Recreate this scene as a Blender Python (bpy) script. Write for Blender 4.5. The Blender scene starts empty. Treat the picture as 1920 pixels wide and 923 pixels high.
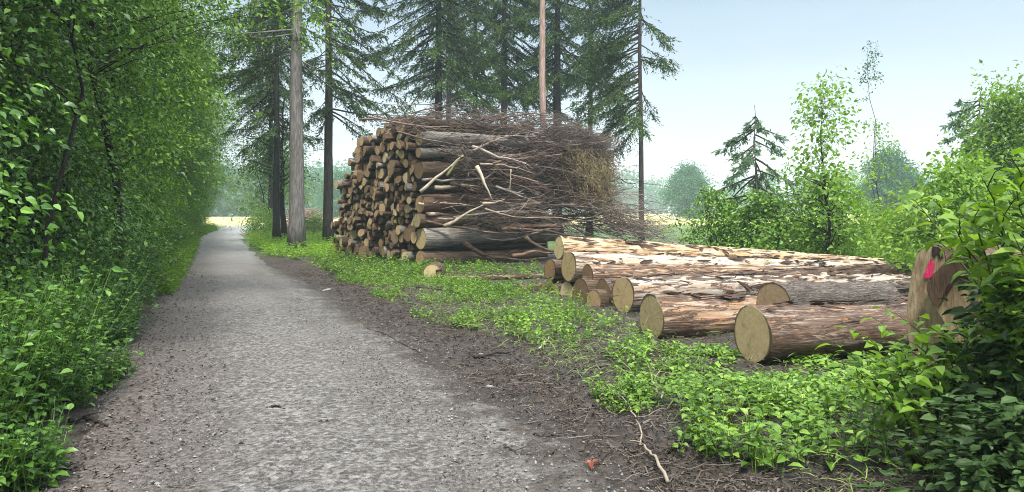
import bpy, math, random
import numpy as np
from mathutils import Vector, Matrix, Quaternion

rng = np.random.default_rng(11)
random.seed(11)
sc = bpy.context.scene
COL = sc.collection
H0, F = 1.6, 1400.0
def P(px, py, Y):
    """a place seen in that direction, Y metres in front of the camera"""
    return np.array([(px - 960) / F * Y, Y, H0 - (py - 395) / F * Y])
def G(px, py):
    return P(px, py, H0 * F / (py - 395))

# ------------------------------------------------------------------ helpers
def nrm(a):
    return a / np.maximum(np.linalg.norm(a, axis=-1, keepdims=True), 1e-9)

class MB:
    def __init__(s):
        s.v, s.q, s.t, s.n = [], [], [], 0
    def add(s, v, quads=None, tris=None):
        s.v.append(np.asarray(v, float).reshape(-1, 3))
        if quads is not None and len(quads): s.q.append(np.asarray(quads, np.int64).reshape(-1, 4) + s.n)
        if tris is not None and len(tris): s.t.append(np.asarray(tris, np.int64).reshape(-1, 3) + s.n)
        s.n += len(s.v[-1])
    def mesh(s, name, mat, smooth=False):
        me = bpy.data.meshes.new(name)
        v = np.concatenate(s.v) if s.v else np.zeros((0, 3))
        q = np.concatenate(s.q) if s.q else np.zeros((0, 4), np.int64)
        t = np.concatenate(s.t) if s.t else np.zeros((0, 3), np.int64)
        me.vertices.add(len(v)); me.vertices.foreach_set('co', v.astype(np.float32).ravel())
        me.loops.add(q.size + t.size)
        me.loops.foreach_set('vertex_index', np.concatenate([q.ravel(), t.ravel()]).astype(np.int32))
        me.polygons.add(len(q) + len(t))
        ls = np.concatenate([np.arange(len(q)) * 4, q.size + np.arange(len(t)) * 3]).astype(np.int32)
        me.polygons.foreach_set('loop_start', ls)
        me.update(calc_edges=True)
        me.polygons.foreach_set('use_smooth', np.full(len(me.polygons), smooth))
        me.materials.append(mat)
        return me
    def tube(s, pts, rad, sides=6, cap=True, rough=0.0, r=rng):
        pts = np.asarray(pts, float); rad = np.asarray(rad, float); n = len(pts)
        tan = nrm(np.gradient(pts, axis=0))
        up = np.array([0, 0, 1.0]) if abs(tan[0][2]) < .9 else np.array([1.0, 0, 0])
        u = nrm(np.cross(tan, up)); w = np.cross(tan, u)
        a = np.linspace(0, 2 * math.pi, sides, endpoint=False)
        rr = rad[:, None] * (1 + rough * r.normal(size=(n, sides)))
        v = pts[:, None] + rr[..., None] * (np.cos(a)[None, :, None] * u[:, None] + np.sin(a)[None, :, None] * w[:, None])
        i = np.arange(n - 1)[:, None] * sides; k = np.arange(sides)[None]; k2 = (k + 1) % sides
        quads = np.stack([i + k, i + k2, i + sides + k2, i + sides + k], -1).reshape(-1, 4)
        v = v.reshape(-1, 3); tris = []
        if cap:
            v = np.vstack([v, pts[0], pts[-1]]); c = n * sides
            tris = [(c, (j + 1) % sides, j) for j in range(sides)] + [(c + 1, (n - 1) * sides + j, (n - 1) * sides + (j + 1) % sides) for j in range(sides)]
        s.add(v, quads, tris)
    def leaves(s, c, d, nv, ln, w=.6, full=False, fold=.12, droop=.15):
        """c base points, d leaf axes, nv rough normals, ln lengths"""
        c = np.asarray(c, float); n = len(c)
        d = nrm(d); sd = nrm(np.cross(d, nv)); nn = np.cross(sd, d)
        ln = np.broadcast_to(np.asarray(ln, float), (n,))[:, None]
        W = w * ln * .5
        if full:
            m1 = c + d * ln * .33 ; m2 = c + d * ln * .68 - nn * ln * droop * .35; m3 = c + d * ln - nn * ln * droop
            l1 = c + d * ln * .27 + sd * W * .95 + nn * ln * fold; r1 = c + d * ln * .27 - sd * W * .95 + nn * ln * fold
            l2 = c + d * ln * .62 + sd * W * .8 + nn * ln * (fold - droop * .3); r2 = c + d * ln * .62 - sd * W * .8 + nn * ln * (fold - droop * .3)
            v = np.stack([c, m1, m2, m3, l1, l2, r1, r2], 1).reshape(-1, 3)
            o = np.arange(n)[:, None] * 8
            q = np.concatenate([o + np.array([[1, 6, 7, 2]]), o + np.array([[1, 2, 5, 4]])])
            t = np.concatenate([o + np.array([[0, 6, 1]]), o + np.array([[2, 7, 3]]), o + np.array([[0, 1, 4]]), o + np.array([[2, 3, 5]])])
            s.add(v, q, t)
        else:
            tip = c + d * ln - nn * ln * droop
            l = c + d * ln * .42 + sd * W + nn * ln * fold; r = c + d * ln * .42 - sd * W + nn * ln * fold
            v = np.stack([c, r, tip, l], 1).reshape(-1, 3)
            o = np.arange(n)[:, None] * 4
            s.add(v, None, np.concatenate([o + np.array([[0, 1, 2]]), o + np.array([[0, 2, 3]])]))

def link(name, me, parent=None):
    o = bpy.data.objects.new(name, me); COL.objects.link(o)
    if parent is not None: o.parent = parent
    return o
def tag(o, label, cat, group=None, kind=None):
    if label: o['label'] = label
    if cat: o['category'] = cat
    if group: o['group'] = group
    if kind: o['kind'] = kind
    return o
def thing(name, label, cat, loc=(0, 0, 0), rz=0, group=None):
    o = link(name, None); o.location = tuple(loc); o.rotation_euler = (0, 0, rz); o.empty_display_size = .2
    return tag(o, label, cat, group)
def dup(root, loc=None, rz=None, scale=None, label=None, group=None):
    c = root.copy(); COL.objects.link(c)
    for ch in root.children:
        k = ch.copy(); COL.objects.link(k); k.parent = c
        for g in ch.children:
            h = g.copy(); COL.objects.link(h); h.parent = k
    if loc is not None: c.location = tuple(loc)
    if rz is not None: c.rotation_euler = (0, 0, rz)
    if scale is not None: c.scale = scale if hasattr(scale, '__len__') else (scale,) * 3
    if label: c['label'] = label
    if group: c['group'] = group
    return c

def vnoise(x, y, seed=0):
    """smooth value noise, -1..1"""
    xi, yi = np.floor(x).astype(np.int64), np.floor(y).astype(np.int64)
    fx, fy = x - xi, y - yi
    fx = fx * fx * (3 - 2 * fx); fy = fy * fy * (3 - 2 * fy)
    def h(a, b):
        k = (a * 374761393 + b * 668265263 + seed * 144665) & 0x7fffffff
        k = ((k ^ (k >> 13)) * 1274126177) & 0x7fffffff
        return ((k ^ (k >> 16)) & 0xffff) / 32767.5 - 1
    return (h(xi, yi) * (1 - fx) + h(xi + 1, yi) * fx) * (1 - fy) + (h(xi, yi + 1) * (1 - fx) + h(xi + 1, yi + 1) * fx) * fy

# ------------------------------------------------------------------ materials
class NT:
    def __init__(s, name):
        s.m = bpy.data.materials.new(name); s.m.use_nodes = True
        s.t = s.m.node_tree; s.t.nodes.clear()
        s.out = s.n('ShaderNodeOutputMaterial')
    def n(s, typ, **kw):
        nd = s.t.nodes.new(typ)
        for k, v in kw.items():
            if k.startswith('i_'):
                nd.inputs[k[2:].replace('_', ' ')].default_value = v
            else: setattr(nd, k, v)
        return nd
    def l(s, a, b): s.t.links.new(a, b)
    def coord(s, kind='Object', scale=(1, 1, 1)):
        tc = s.n('ShaderNodeTexCoord'); mp = s.n('ShaderNodeMapping'); mp.inputs['Scale'].default_value = scale
        s.l(tc.outputs[kind], mp.inputs[0]); return mp.outputs[0]
    def noise(s, vec, scale, detail=4, rough=.6, dist=0):
        nd = s.n('ShaderNodeTexNoise'); nd.inputs['Scale'].default_value = scale; nd.inputs['Detail'].default_value = detail
        nd.inputs['Roughness'].default_value = rough; nd.inputs['Distortion'].default_value = dist
        if vec is not None: s.l(vec, nd.inputs['Vector'])
        return nd.outputs['Fac']
    def ramp(s, fac, stops, interp='LINEAR'):
        r = s.n('ShaderNodeValToRGB'); r.color_ramp.interpolation = interp
        e = r.color_ramp.elements
        while len(e) < len(stops): e.new(.5)
        for k, (p, c) in enumerate(stops):
            e[k].position = p; e[k].color = (c, c, c, 1) if not hasattr(c, '__len__') else (*c, 1)
        s.l(fac, r.inputs[0]); return r.outputs[0]
    def mix(s, fac, a, b, mode='MIX'):
        m = s.n('ShaderNodeMix', data_type='RGBA', blend_type=mode)
        for sock, v in ((m.inputs[0], fac), (m.inputs[6], a), (m.inputs[7], b)):
            if hasattr(v, 'is_output'): s.l(v, sock)
            elif hasattr(v, '__len__'): sock.default_value = (*v, 1) if len(v) == 3 else v
            else: sock.default_value = v
        return m.outputs[2]
    def math(s, op, a, b=None):
        m = s.n('ShaderNodeMath', operation=op)
        for k, v in enumerate((a, b)):
            if v is None: continue
            if hasattr(v, 'is_output'): s.l(v, m.inputs[k])
            else: m.inputs[k].default_value = v
        return m.outputs[0]
    def bsdf(s, col, rough=.8, bump=None, bstr=.5, bdist=.02, spec=.3):
        b = s.n('ShaderNodeBsdfPrincipled')
        if hasattr(col, 'is_output'): s.l(col, b.inputs['Base Color'])
        else: b.inputs['Base Color'].default_value = (*col, 1)
        if hasattr(rough, 'is_output'): s.l(rough, b.inputs['Roughness'])
        else: b.inputs['Roughness'].default_value = rough
        b.inputs['Specular IOR Level'].default_value = spec
        if bump is not None:
            bp = s.n('ShaderNodeBump'); bp.inputs['Strength'].default_value = bstr; bp.inputs['Distance'].default_value = bdist
            s.l(bump, bp.inputs['Height']); s.l(bp.outputs[0], b.inputs['Normal'])
        return b
    def done(s, sh):
        s.l(sh.outputs[0] if hasattr(sh, 'outputs') else sh, s.out.inputs[0]); return s.m

def leaf_mat(name, cols, trans=.35, rough=.42, spec=.4, tint=(1.25, 1.25, .5)):
    t = NT(name)
    g = t.n('ShaderNodeNewGeometry')
    oi = t.n('ShaderNodeObjectInfo')
    nz = t.noise(t.coord('Object'), 1.3, 2)
    f = t.math('ADD', t.math('MULTIPLY', g.outputs['Random Per Island'], .5), t.math('MULTIPLY', nz, .5))
    k = len(cols) - 1
    c = t.ramp(f, [(.12 + .76 * i / k, cc) for i, cc in enumerate(cols)])
    v = t.math('ADD', t.math('MULTIPLY', oi.outputs['Random'], .4), .8)
    hs = t.n('ShaderNodeHueSaturation'); t.l(c, hs.inputs['Color']); t.l(v, hs.inputs['Value'])
    c = hs.outputs[0]
    b = t.bsdf(c, rough, spec=spec)
    tr = t.n('ShaderNodeBsdfTranslucent'); t.l(t.mix(1.0, c, tint, 'MULTIPLY'), tr.inputs[0])
    m = t.n('ShaderNodeMixShader'); m.inputs[0].default_value = trans
    t.l(b.outputs[0], m.inputs[1]); t.l(tr.outputs[0], m.inputs[2])
    return t.done(m)

def bark_mat(name, dark, mid, light, scale=(9, 9, 1.3), moss=None, bstr=.8):
    t = NT(name); v = t.coord('Object', scale)
    n1 = t.noise(v, 2.2, 6, .65, .4); n2 = t.noise(t.coord('Object'), 1.6, 4)
    c = t.ramp(n1, [(.3, dark), (.5, mid), (.72, light)])
    c = t.mix(t.ramp(n2, [(.45, 0), (.7, .6)]), c, [x * .55 for x in mid])
    if moss: c = t.mix(t.ramp(t.noise(t.coord('Object'), 2.7, 5), [(.58, 0), (.68, .7)]), c, moss)
    return t.done(t.bsdf(c, .85, n1, bstr, .03, .2))

def peeled_mat(name, axis_x=True, bark=.5, base=((.52, .40, .26), (.72, .62, .50), (.78, .73, .68))):
    """debarked spruce: cream wood, streaks, flakes of bark left on"""
    t = NT(name)
    oi = t.n('ShaderNodeObjectInfo')
    def off(vec):
        a = t.n('ShaderNodeVectorMath', operation='ADD'); t.l(vec, a.inputs[0])
        mm = t.n('ShaderNodeVectorMath', operation='SCALE'); mm.inputs[0].default_value = (37, 11, 23); t.l(oi.outputs['Random'], mm.inputs['Scale'])
        t.l(mm.outputs[0], a.inputs[1]); return a.outputs[0]
    v = off(t.coord('Object', (.9, 3, 3)))
    n1 = t.noise(v, 1.8, 5, .6, .3)
    c = t.ramp(n1, [(.32, base[0]), (.5, base[1]), (.68, base[2])])
    n2 = t.noise(off(t.coord('Object', (1.2, 3.2, 3.2))), 1.3, 5, .65, .5)
    c = t.mix(t.ramp(n2, [(.54, 0), (.62, .75)]), c, (.42, .20, .075))
    vb = off(t.coord('Object', (1.25, 3.0, 3.0)))
    nb = t.noise(vb, 1.5, 7, .72, .8)
    mask = t.ramp(nb, [(bark - .01, 0), (bark + .045, 1)])
    nc = t.noise(off(t.coord('Object', (5, 14, 14))), 1.5, 4)
    c = t.mix(mask, c, t.ramp(nc, [(.35, (.035, .02, .014)), (.6, (.13, .075, .045)), (.75, (.26, .17, .11))]))
    # grey weathering streaks
    ns = t.noise(off(t.coord('Object', (.9, 9, 9))), 1.4, 4, .6)
    c = t.mix(t.ramp(ns, [(.55, 0), (.75, .55)]), c, (.34, .29, .27))
    hv = t.n('ShaderNodeHueSaturation'); t.l(c, hv.inputs['Color']); t.l(t.math('ADD', t.math('MULTIPLY', oi.outputs['Random'], .5), .62), hv.inputs['Value']); c = hv.outputs[0]
    h = t.math('ADD', t.math('MULTIPLY', mask, .8), t.math('MULTIPLY', nc, .35))
    return t.done(t.bsdf(c, .62, h, .8, .025, .35))

def cut_mat(name, cols, ring=70):
    """sawn log end: growth rings, saw marks, dark rim, all in the log's own YZ"""
    t = NT(name)
    oi = t.n('ShaderNodeObjectInfo')
    tc = t.n('ShaderNodeTexCoord'); sp = t.n('ShaderNodeSeparateXYZ'); t.l(tc.outputs['Object'], sp.inputs[0])
    y2 = t.math('MULTIPLY', sp.outputs[1], sp.outputs[1]); z2 = t.math('MULTIPLY', sp.outputs[2], sp.outputs[2])
    r = t.math('SQRT', t.math('ADD', y2, z2))
    rn = t.math('ADD', r, t.math('MULTIPLY', t.noise(tc.outputs['Object'], 5, 3), .035))
    rings = t.math('SINE', t.math('MULTIPLY', rn, ring * 2.2))
    n = t.noise(tc.outputs['Object'], 6, 5, .65)
    f = t.math('ADD', t.math('MULTIPLY', n, .8), t.math('MULTIPLY', oi.outputs['Random'], .35))
    c = t.ramp(f, [(.25, cols[0]), (.55, cols[1]), (.85, cols[2])])
    c = t.mix(t.math('MULTIPLY', t.math('ADD', rings, 1), .2), c, (.07, .04, .018))
    mp = t.n('ShaderNodeMapping'); mp.inputs['Rotation'].default_value = (.6, 0, 0); mp.inputs['Scale'].default_value = (1, 60, 2.5)
    t.l(tc.outputs['Object'], mp.inputs[0])
    saw = t.noise(mp.outputs[0], 1.0, 3, .7)
    c = t.mix(t.ramp(saw, [(.5, 0), (.72, .5)]), c, [x * .45 for x in cols[0]])
    c = t.mix(t.ramp(rn, [(.93, 0), (.985, .85)]), c, (.03, .018, .01))
    ang = t.math('ARCTAN2', sp.outputs[2], sp.outputs[1]); cx = t.n('ShaderNodeCombineXYZ')
    t.l(t.math('COSINE', ang), cx.inputs[0]); t.l(t.math('SINE', ang), cx.inputs[1]); t.l(t.math('MULTIPLY', oi.outputs['Random'], 40), cx.inputs[2])
    ck = t.math('ADD', t.noise(cx.outputs[0], 7, 2, .6), t.math('MULTIPLY', t.noise(tc.outputs['Object'], 4, 2), .12))
    c = t.mix(t.ramp(ck, [(.70, 0), (.735, .6)]), c, (.025, .015, .008))
    blot = t.noise(tc.outputs['Object'], 3.1, 3)
    c = t.mix(t.ramp(blot, [(.55, 0), (.75, .55)]), c, (.09, .062, .035))
    return t.done(t.bsdf(c, .75, saw, .35, .01, .25))

M = {}
M['hedge_leaf'] = leaf_mat('hedge_leaf', [(.012, .036, .007), (.042, .108, .014), (.10, .22, .03), (.23, .39, .08)], .22, .36, .38)
M['hedge_leaf_light'] = leaf_mat('hedge_leaf_light', [(.024, .07, .008), (.08, .178, .017), (.16, .30, .032), (.29, .44, .08)], .3, .38, .35)
M['sapling_leaf'] = leaf_mat('sapling_leaf', [(.06, .13, .014), (.125, .25, .024), (.2, .35, .04), (.31, .45, .08)], .46, .4, .35)
M['dark_leaf'] = leaf_mat('dark_leaf', [(.012, .027, .006), (.022, .048, .010), (.038, .078, .018), (.08, .13, .036)], .14, .45, .2)
M['herb_leaf'] = leaf_mat('herb_leaf', [(.018, .05, .006), (.07, .155, .014), (.16, .295, .028), (.32, .47, .075)], .3, .4, .35)
M['spruce_leaf'] = leaf_mat('spruce_leaf', [(.010, .026, .007), (.028, .058, .013), (.062, .115, .022), (.14, .22, .045)], .12, .55, .15)
M['faint_spruce'] = leaf_mat('faint_spruce', [(.07, .13, .07), (.11, .19, .10), (.17, .25, .14)], .3, .6, .2)
M['far_leaf'] = leaf_mat('far_leaf', [(.025, .09, .035), (.045, .14, .05), (.075, .19, .065)], .3, .5, .3)
M['dead_needle'] = leaf_mat('dead_needle', [(.06, .04, .03), (.13, .085, .05), (.2, .16, .08), (.14, .18, .06)], .15, .7, .2)
M['dry_leaf'] = leaf_mat('dry_leaf', [(.016, .012, .010), (.042, .033, .026), (.085, .066, .05), (.24, .195, .155)], .1, .6, .35)
M['grass_blade'] = leaf_mat('grass_blade', [(.08, .15, .03), (.16, .25, .05), (.28, .34, .10)], .35, .5, .3)
M['straw_blade'] = leaf_mat('straw_blade', [(.36, .32, .14), (.5, .44, .22), (.62, .55, .3)], .3, .6, .2)
M['bark'] = bark_mat('trunk_bark', (.02, .016, .013), (.045, .036, .03), (.1, .085, .07))
M['bark_dark'] = bark_mat('dark_trunk_bark', (.006, .005, .005), (.016, .013, .012), (.04, .035, .03))
M['bark_grey'] = bark_mat('grey_trunk_bark', (.06, .053, .047), (.15, .138, .126), (.27, .255, .24))
M['bark_pine'] = bark_mat('reddish_trunk_bark', (.16, .10, .075), (.33, .23, .19), (.42, .33, .29))
M['log_bark'] = bark_mat('log_bark', (.018, .011, .007), (.085, .054, .034), (.23, .17, .125), (1.2, 7, 7), (.07, .075, .02))
M['log_bark_smooth'] = bark_mat('smooth_log_bark', (.045, .038, .031), (.17, .152, .13), (.38, .35, .31), (1.0, 5, 5), (.09, .1, .025), .4)
M['log_bark_red'] = bark_mat('red_log_bark', (.035, .018, .011), (.13, .076, .05), (.28, .19, .135), (1.2, 7, 7))
M['log_bark_furrow'] = bark_mat('furrowed_log_bark', (.025, .02, .016), (.135, .112, .092), (.33, .285, .245), (1.3, 8, 8), None, 1.6)
M['peeled'] = peeled_mat('peeled_wood', bark=.55, base=((.38, .26, .14), (.51, .43, .325), (.58, .53, .475)))
M['peeled_tan'] = peeled_mat('tan_peeled_wood', bark=.535, base=((.30, .17, .07), (.47, .34, .20), (.54, .45, .35)))
M['peeled_pink'] = peeled_mat('pinkish_peeled_wood', bark=.515, base=((.36, .25, .16), (.50, .42, .335), (.58, .53, .49)))
M['peeled_rough'] = peeled_mat('part_peeled_wood', bark=.50, base=((.12, .062, .03), (.27, .175, .105), (.43, .345, .265)))
M['peeled_brown'] = peeled_mat('brown_half_peeled_wood', bark=.46, base=((.05, .028, .017), (.15, .098, .064), (.34, .27, .215)))
M['cut_olive'] = cut_mat('sawn_end_olive', ((.25, .16, .075), (.52, .375, .185), (.64, .51, .29)))
M['cut_yellow'] = cut_mat('sawn_end_yellow', ((.36, .26, .11), (.6, .48, .24), (.68, .58, .36)))
M['cut_orange'] = cut_mat('sawn_end_orange', ((.23, .13, .055), (.44, .285, .135), (.56, .42, .23)))
M['cut_dark'] = cut_mat('sawn_end_weathered', ((.09, .055, .03), (.25, .165, .09), (.4, .3, .18)))
M['cut_pale'] = cut_mat('sawn_end_pale', ((.3, .23, .11), (.46, .38, .2), (.58, .5, .3)))
def wood_mat(name, a, b, c):
    t = NT(name); oi = t.n('ShaderNodeObjectInfo')
    n = t.noise(t.coord('Object'), 7, 5)
    col = t.ramp(t.math('ADD', t.math('MULTIPLY', n, .6), t.math('MULTIPLY', oi.outputs['Random'], .4)), [(.2, a), (.5, b), (.8, c)])
    return t.done(t.bsdf(col, .8, n, .5, .01, .25))
M['stick_grey'] = wood_mat('grey_stick', (.08, .06, .045), (.17, .135, .10), (.30, .25, .19))
M['bark_strip'] = wood_mat('bark_strip', (.02, .012, .008), (.07, .042, .028), (.2, .13, .085))
M['twig'] = wood_mat('dead_twig', (.035, .026, .02), (.14, .105, .085), (.36, .3, .26))
M['twig_red'] = wood_mat('reddish_twig', (.06, .036, .028), (.17, .105, .082), (.3, .22, .18))
M['twig_pale'] = wood_mat('pale_stick', (.16, .12, .08), (.34, .275, .2), (.5, .44, .36))
M['twig_dark'] = wood_mat('dark_stick', (.012, .01, .008), (.03, .024, .02), (.06, .05, .042))
M['twig_green'] = wood_mat('green_stick', (.05, .06, .015), (.11, .115, .03), (.2, .19, .09))
M['stem'] = wood_mat('plant_stem', (.03, .04, .012), (.06, .075, .02), (.12, .11, .05))

def paint_mat(name, col):
    t = NT(name); n = t.noise(t.coord('Object'), 60, 4)
    return t.done(t.bsdf(t.mix(t.ramp(n, [(.4, 0), (.75, .5)]), col, [x * .7 for x in col]), .5, n, .2, .005))
def sprayed():
    t = NT('pink_marking_paint'); n = t.noise(t.coord('Object'), 55, 5, .7); n2 = t.noise(t.coord('Object', (34, 34, 5)), 1.6, 5)
    return t.done(t.bsdf(t.mix(t.ramp(n, [(.52, 0), (.66, .75)]), t.mix(t.ramp(n2, [(.4, 0), (.7, .6)]), (.62, .02, .11), (.36, .02, .07)), (.27, .19, .11)), .65, n2, .6, .01, .2))
M['pink'] = sprayed()
M['red_leaf'] = paint_mat('rust_red_leaf', (.17, .04, .018))
M['stone_pale'] = paint_mat('pale_stone', (.2, .195, .19))

def ground_mat():
    t = NT('forest_soil'); v = t.coord('Object')
    n1 = t.noise(v, .8, 5); n2 = t.noise(v, 14, 6, .7); n3 = t.noise(v, 55, 4, .7)
    c = t.ramp(n2, [(.3, (.016, .012, .009)), (.5, (.046, .035, .027)), (.68, (.11, .085, .066))])
    c = t.mix(t.ramp(n1, [(.45, 0), (.62, .7)]), c, t.ramp(n3, [(.35, (.02, .017, .015)), (.65, (.085, .075, .068))]))
    # away from the wood the soil carries short green turf
    tc = t.n('ShaderNodeTexCoord'); sp = t.n('ShaderNodeSeparateXYZ'); t.l(tc.outputs['Object'], sp.inputs[0])
    far = t.n('ShaderNodeMapRange'); t.l(sp.outputs[1], far.inputs[0]); far.inputs[1].default_value = 24; far.inputs[2].default_value = 34
    c = t.mix(far.outputs[0], c, t.ramp(n2, [(.3, (.04, .08, .02)), (.55, (.09, .15, .035)), (.75, (.17, .2, .06))]))
    h = t.math('ADD', n2, t.math('MULTIPLY', n3, .5))
    return t.done(t.bsdf(c, t.ramp(n1, [(.4, .85), (.62, .42)]), h, 1.0, .05, .35))
def road_mat():
    t = NT('wet_gravel'); v = t.coord('Object')
    g1 = t.noise(v, 30, 6, .78); g2 = t.noise(v, 95, 3, .7)
    vo = t.n('ShaderNodeTexVoronoi'); vo.inputs['Scale'].default_value = 24; t.l(v, vo.inputs['Vector'])
    big = t.noise(t.coord('Object', (1, .45, 1)), .75, 5, .6, .4)
    mid = t.noise(v, 3.2, 5, .65)
    st = t.ramp(vo.outputs['Color'], [(.15, (.035, .032, .03)), (.5, (.115, .106, .1)), (.85, (.33, .315, .3))])
    fine = t.ramp(g1, [(.40, (.012, .010, .008)), (.5, (.072, .064, .058)), (.59, (.27, .25, .235))])
    c = t.mix(.45, fine, st)
    c = t.mix(t.ramp(big, [(.42, 0), (.62, .55)]), c, t.mix(.4, fine, (.27, .245, .205)))
    c = t.mix(t.ramp(mid, [(.5, 0), (.68, .35)]), c, (.07, .06, .053))
    # brown litter towards the hedge side, from the strip's own across coordinate
    at = t.n('ShaderNodeAttribute', attribute_name='across')
    lf = t.math('ADD', at.outputs['Fac'], t.math('MULTIPLY', t.math('SUBTRACT', mid, .5), .5))
    c = t.mix(t.ramp(lf, [(.08, .7), (.36, 0)]), c, t.ramp(g1, [(.35, (.03, .022, .018)), (.6, (.12, .09, .072))]))
    rf = t.math('ADD', at.outputs['Fac'], t.math('ADD', t.math('MULTIPLY', t.math('SUBTRACT', mid, .5), .5), t.math('MULTIPLY', t.math('SUBTRACT', g1, .5), .3)))
    c = t.mix(t.ramp(rf, [(.84, 0), (.97, 1)]), c, t.ramp(t.noise(v, 14, 6, .7), [(.3, (.016, .012, .009)), (.5, (.046, .035, .027)), (.68, (.11, .085, .066))]))
    def track(a):
        q = t.math('SUBTRACT', at.outputs['Fac'], a); return t.math('POWER', 2.718, t.math('MULTIPLY', t.math('MULTIPLY', q, q), -90))
    tk = t.math('MULTIPLY', t.math('ADD', track(.25), track(.74)), t.ramp(t.noise(t.coord('Object', (1, .4, 1)), 2.2, 5, .65), [(.35, .1), (.6, .6)]))
    c = t.mix(tk, c, t.ramp(g1, [(.36, (.02, .017, .014)), (.62, (.15, .13, .115))]))
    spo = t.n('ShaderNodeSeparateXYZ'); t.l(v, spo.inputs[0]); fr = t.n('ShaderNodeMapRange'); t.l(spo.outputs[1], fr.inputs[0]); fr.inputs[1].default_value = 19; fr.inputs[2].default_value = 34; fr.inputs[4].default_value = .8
    c = t.mix(fr.outputs[0], c, t.ramp(mid, [(.35, (.24, .23, .215)), (.65, (.42, .405, .385))]))  # far stretch painted paler: open-sky brightness put into the gravel colour
    wet = t.ramp(t.math('ADD', t.math('MULTIPLY', big, .5), t.math('MULTIPLY', at.outputs['Fac'], .5)), [(.40, .7), (.75, .27)])
    h = t.math('ADD', t.math('MULTIPLY', g1, 1.0), t.math('ADD', t.math('MULTIPLY', vo.outputs['Distance'], -.6), t.math('MULTIPLY', g2, .4)))
    return t.done(t.bsdf(c, wet, h, .9, .022, .4))
def flat_noise_mat(name, stops, scale, rough=.9, bd=.05):
    t = NT(name); v = t.coord('Object'); n = t.noise(v, scale, 5, .65)
    return t.done(t.bsdf(t.ramp(n, stops), rough, n, .6, bd, .2))
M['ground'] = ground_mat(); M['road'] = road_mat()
M['meadow'] = flat_noise_mat('ripe_meadow', [(.3, (.3, .3, .12)), (.55, (.5, .45, .2)), (.75, (.6, .53, .3))], .18)
M['verge'] = flat_noise_mat('grass_verge', [(.3, (.07, .13, .03)), (.6, (.14, .22, .05)), (.8, (.25, .3, .1))], 1.5)
def water_mat():
    t = NT('muddy_water'); n = t.noise(t.coord('Object'), 9, 3)
    return t.done(t.bsdf((.035, .028, .02), .06, n, .04, .01, .5))
M['water'] = water_mat()

# ------------------------------------------------------------------ road edges (from the ground up)
LE = np.array([G(*p)[:2] for p in [(60, 900), (160, 800), (250, 650), (300, 550), (345, 490), (366, 445), (412, 429)]])
RE = np.array([G(*p)[:2] for p in [(1165, 910), (1075, 841), (880, 734), (800, 660), (662, 585), (559, 521), (500, 494), (459, 460), (452, 440), (466, 428)]])
def edge(E, y):
    y = np.asarray(y, float)
    x = np.interp(y, E[:, 1], E[:, 0])
    s0 = (E[1, 0] - E[0, 0]) / (E[1, 1] - E[0, 1]); s1 = (E[-1, 0] - E[-2, 0]) / (E[-1, 1] - E[-2, 1])
    x = np.where(y < E[0, 1], E[0, 0] + s0 * .6 * (y - E[0, 1]), x)
    return np.where(y > E[-1, 1], E[-1, 0] + s1 * (y - E[-1, 1]), x)
def Lx(y): return edge(LE, y)
def Rx(y): return edge(RE, y)

def ground_h(x, y):
    near = np.clip((30 - y) / 8, 0, 1) * np.clip((y + 8) / 4, 0, 1)
    h = .022 * vnoise(x * .9, y * .9, 1) + .016 * vnoise(x * 3.1, y * 3.1, 2) + .014 * vnoise(x * 8, y * 8, 3)
    dr = x - Rx(y); dl = Lx(y) - x
    mud = np.exp(-((dr - .75) / .65) ** 2)
    h = h + mud * (.03 * vnoise(x * 5, y * 5, 5) + .022 * np.abs(vnoise(x * 11, y * 11, 7)))
    # tyre tread lumps at the road's edge
    tr = np.exp(-((dr - .35) / .22) ** 2) * np.clip(1 - np.abs(y - 9.6) / 2.2, 0, 1)
    h = h + tr * .04 * np.sin(y * 24 + x * 6)
    h = h * near
    road = np.clip(np.minimum(-dr, -dl) / .35, 0, 1) * (y < 79)
    h = h * (1 - road) - .07 * road
    rise = np.clip(dl / 2.0, 0, 1) * .1 + np.clip(dr / 1.6, 0, 1) * .03
    return h + rise * near

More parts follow.
